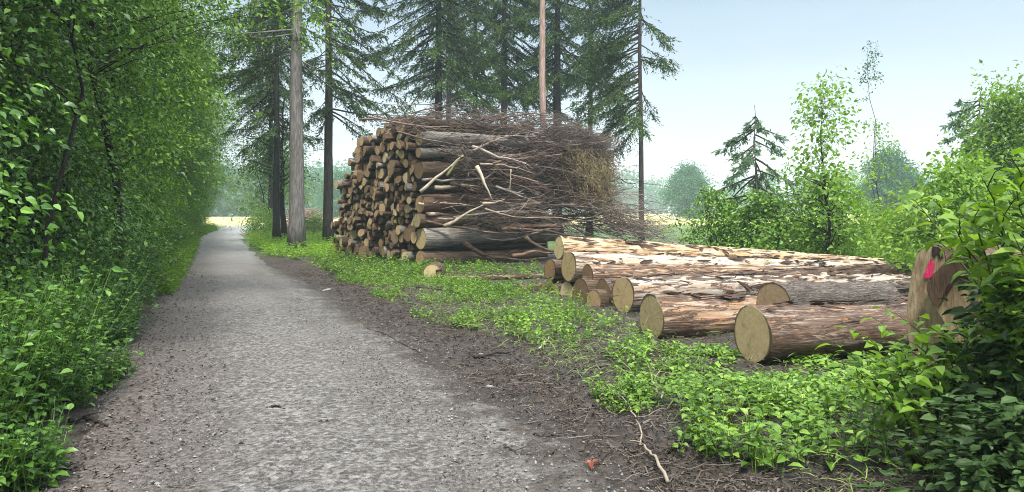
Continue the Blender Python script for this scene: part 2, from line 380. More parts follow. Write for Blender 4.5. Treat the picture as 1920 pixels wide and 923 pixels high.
def make_ground():
    def axis(lo, hi, step, far, k=1.35):
        a = list(np.arange(lo, hi + 1e-6, step)); s = step; b = hi; up = []
        while b < far: s *= k; b += s; up.append(b)
        s = step; b = lo; dn = []
        while b > -far: s *= k; b -= s; dn.append(b)
        return np.array(dn[::-1] + a + up)
    xs = axis(-11, 7, .075, 900); ys = axis(2.5, 26, .075, 900, 1.3)
    X, Y = np.meshgrid(xs, ys); Z = ground_h(X, Y)
    nx, ny = len(xs), len(ys)
    i = np.arange(ny - 1)[:, None] * nx + np.arange(nx - 1)[None]
    mb = MB(); mb.add(np.stack([X, Y, Z], -1).reshape(-1, 3), np.stack([i, i + 1, i + nx + 1, i + nx], -1).reshape(-1, 4))
    tag(link('ground', mb.mesh('ground', M['ground'], True)), 'dark forest soil with litter and mud', None, None, 'structure')
    # road strip
    ysr = np.concatenate([np.arange(-6, 14, .08), np.arange(14, 79, .4)])
    u = np.linspace(-.06, 1.06, 90)
    Yr, U = np.meshgrid(ysr, u, indexing='ij')
    XL = Lx(Yr) + .12 * vnoise(Yr * 1.3, Yr * 0 + 3, 9); XR = Rx(Yr) + .14 * vnoise(Yr * 1.1, Yr * 0 + 8, 10) + .09 * vnoise(Yr * 3.7, Yr * 0 + 8, 41)
    Xr = XL + (XR - XL) * U
    e = np.clip(np.minimum(U + .06, 1.06 - U) / .12, 0, 1)
    Zr = -.05 + .065 * e * e * (3 - 2 * e) + .02 * np.sin(np.clip(U, 0, 1) * math.pi) + .006 * vnoise(Xr * 4, Yr * 4, 12) + .012 * vnoise(Xr * .9, Yr * .7, 13) - .02 * np.exp(-((U - .22) / .1) ** 2) - .02 * np.exp(-((U - .76) / .1) ** 2)
    n, m = Xr.shape
    i = np.arange(n - 1)[:, None] * m + np.arange(m - 1)[None]
    mb = MB(); mb.add(np.stack([Xr, Yr, Zr], -1).reshape(-1, 3), np.stack([i, i + 1, i + m + 1, i + m], -1).reshape(-1, 4))
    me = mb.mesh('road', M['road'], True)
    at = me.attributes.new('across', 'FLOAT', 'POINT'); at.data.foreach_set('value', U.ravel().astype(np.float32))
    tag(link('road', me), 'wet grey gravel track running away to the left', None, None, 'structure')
    # far meadow, beyond the wood
    def sheet(name, pts, z, mat, label):
        mb = MB(); p = np.array([(*q, z) for q in pts]); mb.add(p, [(0, 1, 2, 3)])
        tag(link(name, mb.mesh(name, mat)), label, None, None, 'structure')
    sheet('meadow', [(-400, 92), (400, 70), (700, 420), (-700, 420)], .03, M['meadow'], 'pale straw coloured meadow beyond the trees')
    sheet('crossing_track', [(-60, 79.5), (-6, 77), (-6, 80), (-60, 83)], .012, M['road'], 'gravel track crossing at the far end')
make_ground()

# gravel stones lying loose
def pebbles():
    n = 14000
    y = 3.6 + 10 * rng.random(n) ** 1.4; u = rng.random(n)
    x = Lx(y) + (Rx(y) + .3 - Lx(y)) * u
    s = .004 + .010 * rng.random(n) ** 2.5
    base = np.array([[1, 0, 0], [0, 1, 0], [-1, 0, 0], [0, -1, 0], [0, 0, .8], [0, 0, -.6]], float)
    v = base[None] * s[:, None, None] * (.6 + .8 * rng.random((n, 6, 1)))
    a = rng.random(n) * 6.28; ca, sa = np.cos(a)[:, None], np.sin(a)[:, None]
    v = np.stack([v[..., 0] * ca - v[..., 1] * sa, v[..., 0] * sa + v[..., 1] * ca, v[..., 2]], -1)
    v += np.stack([x, y, 0 * x + .018], -1)[:, None]
    t = np.array([[0, 1, 4], [1, 2, 4], [2, 3, 4], [3, 0, 4], [1, 0, 5], [2, 1, 5], [3, 2, 5], [0, 3, 5]])
    mb = MB(); mb.add(v.reshape(-1, 3), None, (np.arange(n)[:, None, None] * 6 + t[None]).reshape(-1, 3))
    tt = NT('loose_stone'); g = tt.n('ShaderNodeNewGeometry')
    m = tt.done(tt.bsdf(tt.ramp(g.outputs['Random Per Island'], [(.1, (.025, .022, .02)), (.6, (.09, .085, .08)), (.97, (.2, .19, .182))]), .55, spec=.4))
    tag(link('gravel', mb.mesh('gravel', m)), 'loose grey stones on the gravel track', None, None, 'stuff')
pebbles()

# ------------------------------------------------------------------ trees
def bez(a, b, sag, n=7, r=rng, wob=.0):
    t = np.linspace(0, 1, n)[:, None]
    p = a + (b - a) * t + np.array([0, 0, 1.0]) * (sag * 4 * t * (1 - t))
    if wob: p[1:-1] += r.normal(size=(n - 2, 3)) * wob
    return p

def cloud_leaves(mb, centres, size, count, ln, r, axis=None, full=False, w=.62, flat=.55, upw=1.0, lj=.48):
    """leaves in flattened clumps round each centre"""
    N = len(centres); k = np.repeat(np.arange(N), count)
    off = r.normal(size=(len(k), 3)) * np.array([1, 1, flat])
    off = off / np.maximum(1, np.linalg.norm(off, axis=1, keepdims=True) / 1.9)
    sz = np.broadcast_to(np.asarray(size, float), (N,))[k][:, None]
    tilt = r.normal(size=(N, 2)) * .35
    if axis is not None:
        out = nrm(np.stack([centres[:, 0] - axis[0], centres[:, 1] - axis[1], 0 * centres[:, 0]], -1))
        off[:, 2] -= (off * out[k]).sum(1) * .45
    off[:, 2] += (off[:, :2] * tilt[k]).sum(1)
    c = centres[k] + off * sz
    d = nrm(off * np.array([1, 1, .3])) * .8 + r.normal(size=(len(k), 3)) * .55 + np.array([0, 0, -.35])
    if axis is not None: d = d + out[k] * .5
    nv = r.normal(size=(len(k), 3)) * .6 + np.array([0, 0, upw])
    if axis is not None: nv = nv + out[k] * .45
    l = ln * (1 - lj + 2 * lj * r.random(len(k)))
    mb.leaves(c, d, nv, l, w, full)

def broadleaf(seed, H, cb, R, ncl, per, ln, tr=.12, top=.25, mat_l='hedge_leaf', mat_b='bark_dark', lean=(0, 0), cs=.42, full=False, extra=None, prof=None, limbs=.5, shell=.45, stems=1, sides=7, flat=.5):
    """tapered trunk(s), limbs reaching the clumps, and a crown of leaf clumps. returns (trunk mesh, crown mesh)"""
    r = np.random.default_rng(seed)
    tb, lb = MB(), MB()
    trunks = []
    for k in range(stems):
        z = np.linspace(-.15, H * .96, 10)
        a0 = r.random() * 6.28; sp = 0 if stems == 1 else .1 + .1 * r.random()
        b = np.cumsum(r.normal(size=(10, 2)) * H * .012, 0)
        fan = 0 if stems == 1 else .16 * R
        p = np.stack([b[:, 0] + lean[0] * z + math.cos(a0) * (sp + fan * z / H * 2), b[:, 1] + lean[1] * z + math.sin(a0) * (sp + fan * z / H * 2), z], -1)
        rad = tr * (1 - .93 * (np.clip(z, 0, None) / H) ** .9) * (.75 if stems > 1 else 1)
        rad[0] *= 1.25
        tb.tube(p, rad, sides, rough=.04, r=r); trunks.append(p)
    t = r.random(ncl) ** .85
    zc = cb + (H - cb) * t
    pr = prof(t) if prof else np.sin(np.clip(.12 + t * .9, 0, 1) * math.pi) ** .55
    a = r.random(ncl) * 6.28; rr = R * pr * r.random(ncl) ** shell * (.8 + .4 * r.random(ncl))
    cen = np.stack([rr * np.cos(a) + lean[0] * zc, rr * np.sin(a) + lean[1] * zc, zc], -1)
    if extra is not None: cen = np.vstack([cen, extra])
    for c in cen[(r.random(len(cen)) < limbs) | (np.arange(len(cen)) == len(cen) - 1 if extra is not None else False)]:
        p = trunks[r.integers(len(trunks))]
        z0 = max(cb * .6, min(c[2] - .35 * math.hypot(c[0], c[1]) - .1, H * .9))
        base = np.array([np.interp(z0, p[:, 2], p[:, 0]), np.interp(z0, p[:, 2], p[:, 1]), z0])
        pts = bez(base, c, .08 * np.linalg.norm(c - base), 6, r, .03)
        r0 = max(.006, tr * .38 * (1 - z0 / H * .8)) if extra is None else .011
        tb.tube(pts, np.linspace(r0, .004, 6), 4, r=r)
    cloud_leaves(lb, cen, cs * (.7 + .6 * r.random(len(cen))), per, ln, r, (0, 0), full, flat=flat)
    return tb.mesh('trunk', M[mat_b], True), lb.mesh('crown', M[mat_l])

def tree(name, meshes, label, cat, loc, rz=0, scale=1, group=None):
    t = thing(name, label, cat, loc, rz, group)
    t.scale = scale if hasattr(scale, '__len__') else (scale,) * 3
    link('trunk', meshes[0], t); link('crown', meshes[1], t)
    return t
def replant(src, loc, rz, scale, label=None, group=None):
    return dup(src, loc, rz, scale, label, group)

# ---- the green wall along the left edge
A = [broadleaf(100 + k, 13.5, 1.5, 2.6, 270, (165, 220, 150, 165)[k], (.08, .062, .092, .08)[k], .13, mat_l=('hedge_leaf', 'hedge_leaf', 'hedge_leaf', 'hedge_leaf_light')[k], cs=.42, stems=3, flat=.36, prof=lambda t: np.minimum(1, .55 + 2 * t) * np.minimum(1, (1.04 - t) * 2.6)) for k in range(4)]
B = [broadleaf(120 + k, 3.4, .15, 1.25, 95, 120, .062, .045, mat_l=('hedge_leaf', 'hedge_leaf', 'hedge_leaf_light')[k], cs=.27, stems=4, full=True, flat=.36) for k in range(3)]
GT, GB = 'trees of the leafy wall along the left road edge', 'bushes at the foot of the leafy wall'
src = {}
def put(kind, k, loc, rz, s, label, cat, group):
    key = (kind, k)
    if key in src: return replant(src[key], loc, rz, s, label, group)
    src[key] = tree({'T': 'hedge_tree', 'S': 'hedge_bush'}[kind], (A if kind == 'T' else B)[k], label, cat, loc, rz, s, group)
    return src[key]
y = 4.6; i = 0
while y < 66:
    s = .85 + .3 * rng.random()
    off = 3.15 + .5 * rng.random() - min(1.7, max(0, y - 10) * .08)
    if not 6.0 < y < 8.6: put('T', 3 if y > 17 and i % 3 else i % 3, (float(Lx(y)) - off, y, 0), rng.random() * 6.28, s, 'tall leafy tree in the dense green wall along the left road edge', 'tree', GT)
    y += 2.1 + .035 * y; i += 1
y = 3.5; i = 0
while y < 60:
    s = .9 + .35 * rng.random()
    put('T', i % 3, (float(Lx(y)) - 6.0 - rng.random(), y + .6, 0), rng.random() * 6.28, s * 1.05, 'tall leafy tree in the dense green wall along the left road edge', 'tree', GT)
    y += 3.6 + .05 * y; i += 1
y = 5.2; i = 0
while y < 64:
    s = .75 + .45 * rng.random()
    if not 6.0 < y < 8.5:
        put('S', 2 if y > 15 else i % 3, (float(Lx(y)) - 1.55 - .35 * rng.random(), y, 0), rng.random() * 6.28, (s, s, s * (.8 + .35 * rng.random())), 'broad leafy bush at the foot of the green wall left of the road', 'bush', GB)
    y += 1.15 + .03 * y; i += 1
m = broadleaf(139, 7.2, 2.9, 1.8, 120, 100, .07, .045, mat_l='hedge_leaf', mat_b='bark_dark', cs=.4, stems=5, full=True)
tree('hazel', m, 'cluster of thin dark slanting stems in the dark hollow at the left edge', 'tree', (float(Lx(7.4)) - 1.35, 7.4, 0), .7)
# a slender tree of the wall whose long branch hangs out over the road
u_ = np.linspace(0, 1, 12)[:, None]
ex = np.array([.6, .1, 4.6]) + u_ * np.array([2.9, .5, .5]) + np.array([0, 0, 1.1]) * u_ * (1 - u_) + rng.normal(size=(12, 3)) * .12
m = broadleaf(140, 9.5, 2.2, 2.0, 160, 80, .085, .08, mat_l='hedge_leaf_light', cs=.36, extra=ex)
tree('hedge_tree', m, 'light green tree of the left wall whose leafy branch overhangs the road', 'tree', (float(Lx(12.5)) - .9, 12.5, 0), 0.0)
m = broadleaf(141, 6.0, .4, 1.6, 150, 110, .08, .08, mat_l='hedge_leaf_light', cs=.36, stems=2)
tree('hedge_tree', m, 'small bright tree ending the left green wall where the road meets the field', 'tree', (float(Lx(60)) - 1.9, 61, 0), 0.6, .8)

# ---- spruces
def spruce(seed, H, z0, z1, L, rad, nbr, mat_b='bark_dark', dead=0, tuft=1.35, lean=0.0, side=None, dens=1.0, mat_l='spruce_leaf'):
    """bare tapered trunk, whorled drooping boughs with hanging twigs from z0 up to z1"""
    r = np.random.default_rng(seed); tb, lb = MB(), MB()
    if H > 12: nbr = int(nbr * 1.5); z0 = z0 - .2
    z = np.linspace(-.2, H, 14)
    b = np.cumsum(r.normal(size=(14, 2)) * .02, 0)
    tp = np.stack([b[:, 0] + lean * z, b[:, 1], z], -1)
    rr = rad * (1 - .8 * (np.clip(z, 0, H) / H)); rr[0] *= 1.35
    tb.tube(tp, rr, 10, rough=.03, r=r)
    C, D, NV, LN = [], [], [], []
    for k in range(nbr):
        t = (k + r.random()) / nbr; zz = z0 + (z1 - z0) * t
        a = side[0] + r.normal() * side[1] if side and r.random() < side[2] else r.random() * 6.28
        ln = L * (1 - .42 * t) * (.3 + .95 * r.random() ** .8)
        if side and abs(math.remainder(a - side[0], 2 * math.pi)) > 1.3: ln *= .6
        drp = .25 + .75 * r.random(); hook = .3 * r.random()
        o = np.array([np.interp(zz, z, tp[:, 0]), np.interp(zz, z, tp[:, 1]), zz])
        h = np.array([math.cos(a), math.sin(a), 0])
        s = np.linspace(0, 1, 9)[:, None]
        p = o + h * ln * s + np.array([0, 0, 1.0]) * ln * (-drp * s ** 1.2 + hook * s ** 3 + .05) + np.cross(h, [0, 0, 1.0]) * ln * .18 * r.normal() * s ** 2
        tb.tube(p, np.linspace(.022 + .008 * ln, .004, 9), 4, r=r)
        n = int(ln * 15 * dens); u = .16 + .84 * r.random(n) ** .8
        base = np.stack([np.interp(u, s[:, 0], p[:, j]) for j in range(3)], -1)
        sd = np.cross(h, [0, 0, 1.0]); sg = np.where(r.random(n) < .5, -1, 1)[:, None]
        tl = (.22 + .5 * r.random(n))[:, None] * (1.1 - .5 * u[:, None]) * tuft
        td = nrm(sd * sg * (.25 + .7 * r.random((n, 1))) + h * (.45 + .4 * r.random((n, 1))) + np.array([0, 0, -1.0]) * (.25 + .95 * r.random((n, 1))))
        kk = 9; w = (np.arange(kk) + r.random((n, kk))) / kk
        c = base[:, None] + td[:, None] * (tl[:, None] * w[..., None]) + np.array([0, 0, -.14]) * (w[..., None] ** 2) * tl[:, None]
        C.append(c.reshape(-1, 3)); q = n * kk
        D.append((np.repeat(td, kk, 0) * .9 + r.normal(size=(q, 3)) * .5)); NV.append(r.normal(size=(q, 3)) + np.array([0, 0, .8]))
        LN.append(.10 + .09 * r.random(q))
    for k in range(dead):
        zz = .18 * H * (.5 + r.random() * 1.2); a = r.random() * 6.28; ln = .4 + 1.1 * r.random()
        o = np.array([np.interp(zz, z, tp[:, 0]), np.interp(zz, z, tp[:, 1]), zz])
        e = o + np.array([math.cos(a) * ln, math.sin(a) * ln, -.15 * ln])
        tb.tube(bez(o, e, .04, 5, r, .02), np.linspace(.016, .004, 5), 4, r=r)
    lb.leaves(np.concatenate(C), np.concatenate(D), np.concatenate(NV), np.concatenate(LN), .3, False, .02, .1)
    return tb.mesh('trunk', M[mat_b], True), lb.mesh('crown', M[mat_l])
def at_ground(px, Y): return (float((px - 960) / F * Y), float(Y), 0.0)
tree('spruce_tree', spruce(200, 19, 7.2, 18.5, 3.4, .30, 60, 'bark_grey', 0, side=(math.pi * .95, .8, .6)), 'thick grey barked spruce trunk nearest the road, left of the log stack', 'tree', at_ground(556, 28))
tree('spruce_tree', spruce(201, 19, 6.0, 18.5, 3.4, .235, 66, 'bark', 10, side=(0.2, .7, .45), tuft=1.25), 'straight dark spruce trunk just left of the log stack with a hanging curtain of twigs', 'tree', at_ground(615, 34))
tree('spruce_tree', spruce(202, 18, 5.6, 17.5, 2.8, .18, 70, 'bark_dark', 6, side=(2.8, .9, .4), dens=1.2), 'thin nearly black spruce trunk left of the thick grey trunk', 'tree', at_ground(518, 36))
m = broadleaf(205, 9, 3.0, 2.3, 95, 90, .10, .17, mat_l='hedge_leaf', mat_b='bark_dark', lean=(-.12, 0), cs=.5)
tree('leaning_tree', m, 'dark slender broadleaf trunk leaning left behind the thin black trunk', 'tree', at_ground(524, 39))
tree('spruce_tree', spruce(206, 20, 8.5, 19.5, 4.0, .27, 84, 'bark_dark', 10), 'dark spruce trunk rising behind the left part of the stack top', 'tree', at_ground(822, 38))
tree('spruce_tree', spruce(207, 20, 7.5, 19.5, 2.8, .2, 50, 'bark_grey', 6), 'grey spruce trunk close beside the dark one behind the stack', 'tree', at_ground(842, 39.5))
tree('spruce_tree', spruce(208, 20, 8.6, 19.5, 3.9, .26, 88, 'bark', 4, dens=1.4), 'bushy dark spruce behind the middle of the stack top', 'tree', at_ground(945, 42))
tree('spruce_tree', spruce(209, 20, 9.0, 19.5, 3.4, .3, 84, 'bark_dark', 4, dens=1.1), 'dark spruce trunk right behind the pale reddish trunk', 'tree', at_ground(1046, 40))
tree('spruce_tree', spruce(210, 19, 5.6, 18.5, 2.7, .13, 84, 'bark', 8, side=(math.pi, .7, .62), tuft=1.5, dens=1.5), 'thin spruce right of the brush heap standing free against the sky', 'tree', at_ground(1203, 34))
tree('pine_trunk', spruce(211, 20, 12.5, 19.5, 2.0, .14, 30, 'bark_pine', 0), 'bare pale reddish trunk rising straight out of the brush heap', 'tree', at_ground(1020, 25.2))
tree('spruce_tree', spruce(214, 20, 9.0, 19.5, 3.6, .22, 80, 'bark_dark', 3), 'dark spruce filling the back between the dark trunk and the bushy spruce', 'tree', at_ground(888, 47))
tree('spruce_tree', spruce(216, 20, 9.6, 19.5, 2.6, .2, 80, 'bark', 3, dens=1.2), 'dark spruce at the back over the right shoulder of the brush heap', 'tree', at_ground(1105, 45))
tree('spruce_tree', spruce(213, 18, 9.0, 17.5, 2.6, .17, 60, 'bark_dark', 2), 'slim dark spruce hidden close behind the thin nearly black trunk', 'tree', at_ground(508, 48))

# ---- the cut log stack
TH = math.radians(38)
AX = np.array([math.cos(TH), math.sin(TH), 0]); BX = np.array([-math.sin(TH), math.cos(TH), 0])
CN = np.array([-2.62, 21.0, 0.0])
def log_meshes(seed, L, bark, cut, split=None, r1=.9, bend=.02, seg=14, sides=18, bump=.035, knots=0):
    """unit-radius log lying on local X, sawn ends as separate meshes"""
    r = np.random.default_rng(seed)
    a = np.linspace(0, 2 * math.pi, sides, endpoint=False)
    rad = 1 + .05 * np.cos(2 * a + r.random() * 6) + .035 * np.cos(3 * a + r.random() * 6) + r.normal(size=sides) * .015
    y, z = rad * np.cos(a), rad * np.sin(a)
    if split == 'half': z = np.maximum(z, -.12 + .05 * r.normal(size=sides))
    if split == 'quarter': z = np.maximum(z, -.1 + .04 * r.normal(size=sides)); y = np.maximum(y, -.3 + .05 * r.normal(size=sides))
    if split == 'oval': z = z * .68
    x = np.linspace(0, L, seg); x[1:-1] += r.normal(size=seg - 2) * .02
    tp = np.linspace(1, r1, seg)
    by = bend * np.sin(np.linspace(0, 3, seg)) * r.choice([-1, 1]); bz = bend * np.sin(np.linspace(0, 2.4, seg) ) * r.choice([-1, 1])
    nz = 1 + bump * r.normal(size=(seg, sides)); nz[0] = 1; nz[-1] = 1
    V = np.stack([np.broadcast_to(x[:, None], (seg, sides)), y * tp[:, None] * nz + by[:, None], z * tp[:, None] * nz + bz[:, None]], -1)
    i = np.arange(seg - 1)[:, None] * sides; k = np.arange(sides)[None]; k2 = (k + 1) % sides
    mb = MB(); mb.add(V.reshape(-1, 3), np.stack([i + k, i + k2, i + sides + k2, i + sides + k], -1).reshape(-1, 4))
    for _ in range(knots):
        s = r.integers(1, seg - 1); q = r.integers(sides); p0 = V[s, q]; o = np.array([p0[0], by[s], bz[s]])
        d = nrm(p0 - o); mb.tube([o + d * .6, p0 + d * .12], [.16, .11], 6, r=r)
    def face(row, x0, sign):
        n = 4; vs = []
        cy, cz = row[:, 1].mean(), row[:, 2].mean()
        for t in np.linspace(.25, .985, n):
            vs.append(np.stack([np.full(sides, x0), cy + (row[:, 1] - cy) * t, cz + (row[:, 2] - cz) * t], -1))
        vs[-1][:, 0] = x0 - sign * .0
        rim = np.stack([np.full(sides, x0 + sign * .006), row[:, 1], row[:, 2]], -1)
        allv = np.vstack(vs + [rim, [[x0, cy, cz]]])
        i = np.arange(n)[:, None] * sides
        q = np.stack([i + k, i + sides + k, i + sides + k2, i + k2], -1).reshape(-1, 4)
        if sign < 0: q = q[:, ::-1]
        c = (n + 1) * sides
        f = MB(); f.add(allv, q, [(c, j, (j + 1) % sides) if sign > 0 else (c, (j + 1) % sides, j) for j in range(sides)])
        return f.mesh('cut_face', M[cut], False)
    return mb.mesh('log', M[bark], True), face(V[0], -.004, 1), face(V[-1], L + .004, -1)
def orient(o, d, roll=0):
    q = Vector((1, 0, 0)).rotation_difference(Vector(d)); o.rotation_mode = 'QUATERNION'
    o.rotation_quaternion = q @ Quaternion((1, 0, 0), roll)
def log_thing(meshes, p, d, rad, roll, label, group=None, name='log', cat='log'):
    o = link(name, meshes[0]); tag(o, label, cat, group); o.location = tuple(p); orient(o, d, roll); o.scale = (1, rad, rad)
    link('cut_face', meshes[1], o); link('cut_face', meshes[2], o)
    return o
def log_copy(src, p, d, rad, roll, label, sx=1, group=None):
    o = dup(src, p, label=label, group=group); orient(o, d, roll); o.scale = (sx, rad, rad); return o

CUTS = ['cut_olive', 'cut_orange', 'cut_dark', 'cut_yellow', 'cut_pale', 'cut_orange', 'cut_olive', 'cut_dark', 'cut_orange', 'cut_yellow', 'cut_pale', 'cut_dark']
BARKS = ['log_bark', 'log_bark_red', 'log_bark', 'log_bark_smooth', 'log_bark_red', 'log_bark', 'log_bark_red', 'log_bark', 'log_bark_smooth', 'log_bark', 'log_bark_red', 'log_bark']
SPL = [None, 'half', 'quarter', None, 'half', 'quarter', 'oval', None, 'quarter', 'quarter', 'half', 'oval']
CUTW = {'cut_olive': 'olive', 'cut_orange': 'orange', 'cut_dark': 'dark', 'cut_yellow': 'yellow', 'cut_pale': 'pale'}
PV = [log_meshes(300 + k, 4.6, BARKS[k], CUTS[k], SPL[k], .85, .12, bump=.05, knots=k % 3) for k in range(12)]
ORD = ['zeroth', 'first', 'second', 'third', 'fourth', 'fifth', 'sixth', 'seventh', 'eighth', 'ninth', 'tenth', 'eleventh', 'twelfth', 'thirteenth', 'fourteenth', 'fifteenth', 'sixteenth', 'seventeenth', 'eighteenth', 'nineteenth', 'twentieth', 'twenty-first', 'twenty-second', 'twenty-third', 'twenty-fourth', 'twenty-fifth', 'twenty-sixth', 'twenty-seventh', 'twenty-eighth', 'twenty-ninth', 'thirtieth']
GS = 'cut logs of the tall stack'
psrc = {}
def stack():
    r = np.random.default_rng(5)
    z, course = .12, 0
    prof_z = [0, 1.1, 1.25, 2.5, 2.6, 3.5, 3.8, 4.15]
    prof_s = [5.7, 5.5, 5.1, 4.9, 4.1, 3.9, 2.6, 1.5]
    while z < 4.05:
        course += 1
        h = (.215 + .17 * r.random() ** 1.5) if z > .9 else .27 + .13 * r.random()
        smax = np.interp(z, prof_z, prof_s); s = .0 + .08 * r.random() + .05 * z; k = 0
        while s < smax:
            k += 1
            rad = h * .5 * (.74 + .42 * r.random())
            v = int(r.integers(12)); sm = psrc.get(v)
            yaw = r.normal() * .14; pit = r.normal() * .04
            d = AX * math.cos(yaw) + BX * math.sin(yaw); d = nrm(d + np.array([0, 0, pit]))
            p = CN + BX * (s + rad) + AX * (r.normal() * .10 - .05 * (z > 2)) + np.array([0, 0, z + h * .5 + r.normal() * .03])
            if course <= 2 and k == 1: s += 2 * rad; continue
            size = 'thick' if rad > .14 else 'thin' if rad < .095 else 'medium'
            kind = {'half': 'half log', 'quarter': 'split log', 'oval': 'flat log', None: 'round log'}[SPL[v]]
            lb = f'{size} {kind}, {CUTW[CUTS[v]]} end, {ORD[min(k, 30)]} from the corner, {ORD[course]} course of the tall stack'
            roll = r.random() * 6.28
            if sm is None: psrc[v] = log_thing(PV[v], p, d, rad, roll, lb, GS)
            else: log_copy(sm, p, d, rad, roll, lb, .85 + .2 * r.random(), GS)
            s += 2 * rad * (.79 + .12 * r.random())
        z += h * .775
    # the big ones whose flanks show at the near corner
    for (rad, zc, off, L, bark, cut, lab) in [
        (.30, .80, .02, 4.9, 'log_bark_smooth', 'cut_yellow', 'thick smooth grey log with a long lit flank at the foot of the stack corner'),
        (.22, .26, .0, 4.6, 'log_bark', 'cut_orange', 'mossy brown log lying lowest at the near corner of the stack'),
        (.21, 3.62, -.02, 3.6, 'log_bark_smooth', 'cut_pale', 'smooth pale grey log uppermost at the stack corner under the brush'),
        (.15, 3.22, -.05, 3.2, 'log_bark_smooth', 'cut_orange', 'slim smooth grey log second from the top at the stack corner'),
        (.24, 2.72, -.04, 4.2, 'log_bark', 'cut_dark', 'thick mossy bark log high up at the stack corner'),
        (.25, 1.78, .0, 4.2, 'log_bark_red', 'cut_orange', 'thick reddish barked log half way up the stack corner'),
        (.2, 1.32, -.1, 4.4, 'log_bark', 'cut_pale', 'brown barked log with a pale end above the thick smooth corner log')]:
        ms = log_meshes(int(rad * 1000 + zc * 10), L, bark, cut, None, .8, .25, seg=18, bump=.04, knots=3)
        log_thing(ms, CN + AX * off - BX * .06 + np.array([0, 0, zc]), nrm(AX + np.array([0, 0, .005])), rad, 1.0, lab, GS)
    return course
stack()

# ---- peeled logs lying on the right
def fore_log(p0, r0, p1, r1, bark, cut, label, seed, group='felled logs piled on the right', bump=.018, sides=28, knots=2, cutr=None):
    a, b = P(*p0), P(*p1); L = np.linalg.norm(b - a)
    ms = log_meshes(seed, L, bark, cut, None, r1 / r0, .06, seg=30, sides=sides, bump=bump, knots=knots)
    o = log_thing(ms, a, nrm(b - a), r0, 0, label, group)
    if 'peeled' in bark:                                            # torn strips of bark still clinging to the wood
        q = np.random.default_rng(seed + 50); mb = MB()
        for _ in range(int(L * 13)):
            x0 = L * q.random(); l = .08 + .4 * q.random() ** 2; ph = math.pi / 2 + q.normal() * .9; wd = (.012 + .05 * q.random() ** 2) / r0
            if x0 + l > L: continue
            xs = np.linspace(0, 1, 6); rs = 1 + (r1 / r0 - 1) * (x0 + xs * l) / L
            cur = .03 + .10 * q.random() * xs ** 2; w = wd * np.sin(.25 + 2.6 * xs) * (.6 + .5 * q.random(6)); sk = q.normal() * .2 * xs
            V = np.stack([np.stack([x0 + xs * l, (rs + cur + e) * np.cos(ph + sk + k * w), (rs + cur + e) * np.sin(ph + sk + k * w)], -1) for k, e in ((-1, .035), (0, .0), (1, .05))], 1)
            i = np.arange(5)[:, None] * 3 + np.arange(2)[None]
            mb.add(V.reshape(-1, 3), np.stack([i, i + 1, i + 4, i + 3], -1).reshape(-1, 4))
        link('loose_bark', mb.mesh('loose_bark', M['bark_strip']), o)['kind'] = 'stuff'
    return o
fore_log((1048, 465, 14.2), .22, (1655, 494, 17.4), .10, 'peeled_tan', 'cut_yellow', 'topmost long peeled log of the felled pile, its butt at the upper left', 401)
fore_log((1066, 500, 13.6), .275, (1645, 503, 17.0), .16, 'peeled', 'cut_yellow', 'second long peeled cream log, just below the topmost one', 402)
fore_log((1031, 508, 14.9), .24, (1580, 512, 18.4), .16, 'peeled_rough', 'cut_orange', 'log with a brown end set left beneath the topmost peeled log', 403)
fore_log((1101, 517, 13.2), .2, (1660, 515, 16.4), .14, 'peeled_rough', 'cut_dark', 'thin log with a dark end between the cream logs and the barked ones', 404)
fore_log((1131, 548, 12.5), .225, (1700, 503, 15.6), .11, 'peeled_brown', 'cut_dark', 'log whose brown barked tip sticks out furthest right at the pile end', 405)
fore_log((1018, 545, 14.8), .15, (1300, 532, 17.0), .13, 'log_bark', 'cut_orange', 'smallest log end at the far left foot of the felled pile', 406)
fore_log((1040, 552, 14.2), .2, (1330, 537, 16.2), .16, 'log_bark', 'cut_olive', 'lower log second from the left foot of the felled pile', 407)
fore_log((1063, 550, 13.7), .22, (1360, 538, 15.8), .18, 'log_bark', 'cut_yellow', 'lower log with a yellow end third from the left foot of the pile', 408)
fore_log((1088, 548, 13.0), .24, (1400, 540, 15.1), .2, 'log_bark', 'cut_dark', 'lower log with a weathered dark end fourth from the left foot of the pile', 409)
fore_log((1113, 566, 12.4), .2, (1420, 553, 14.4), .18, 'log_bark', 'cut_orange', 'low log with an orange end left of the round olive log end', 410)
fore_log((1168, 553, 11.6), .29, (1722, 532, 14.8), .2, 'peeled_pink', 'cut_olive', 'pale peeled log with a round olive end in the middle of the felled pile', 411)
fore_log((1221, 596, 9.3), .285, (1730, 588, 11.1), .24, 'peeled_rough', 'cut_pale', 'orange streaked log with a narrow stained end, second log from the viewer', 412)
fore_log((1410, 627, 7.75), .31, (1800, 606, 8.6), .26, 'peeled_brown', 'cut_olive', 'nearest thick log with a large round sawn end above the nettles', 413, sides=36)
fore_log((1449, 572, 9.15), .27, (1660, 560, 10.4), .23, 'log_bark_furrow', 'cut_dark', 'short log in furrowed grey bark with a dark half hidden end', 414, bump=.05)
fore_log((810, 513, 17.0), .205, (820, 506, 17.7), .20, 'log_bark', 'cut_yellow', 'short log piece with a round yellow end in the grass before the stack', 415, None)
fore_log((836, 521, 16.8), .08, (1018, 519, 17.3), .065, 'peeled_rough', 'cut_olive', 'thin grey pole lying in the grass before the tall stack', 416, None)
fore_log((976, 546, 14.6), .12, (1016, 540, 15.0), .12, 'log_bark_red', 'cut_orange', 'short red barked piece at the left foot of the felled pile', 417, None)

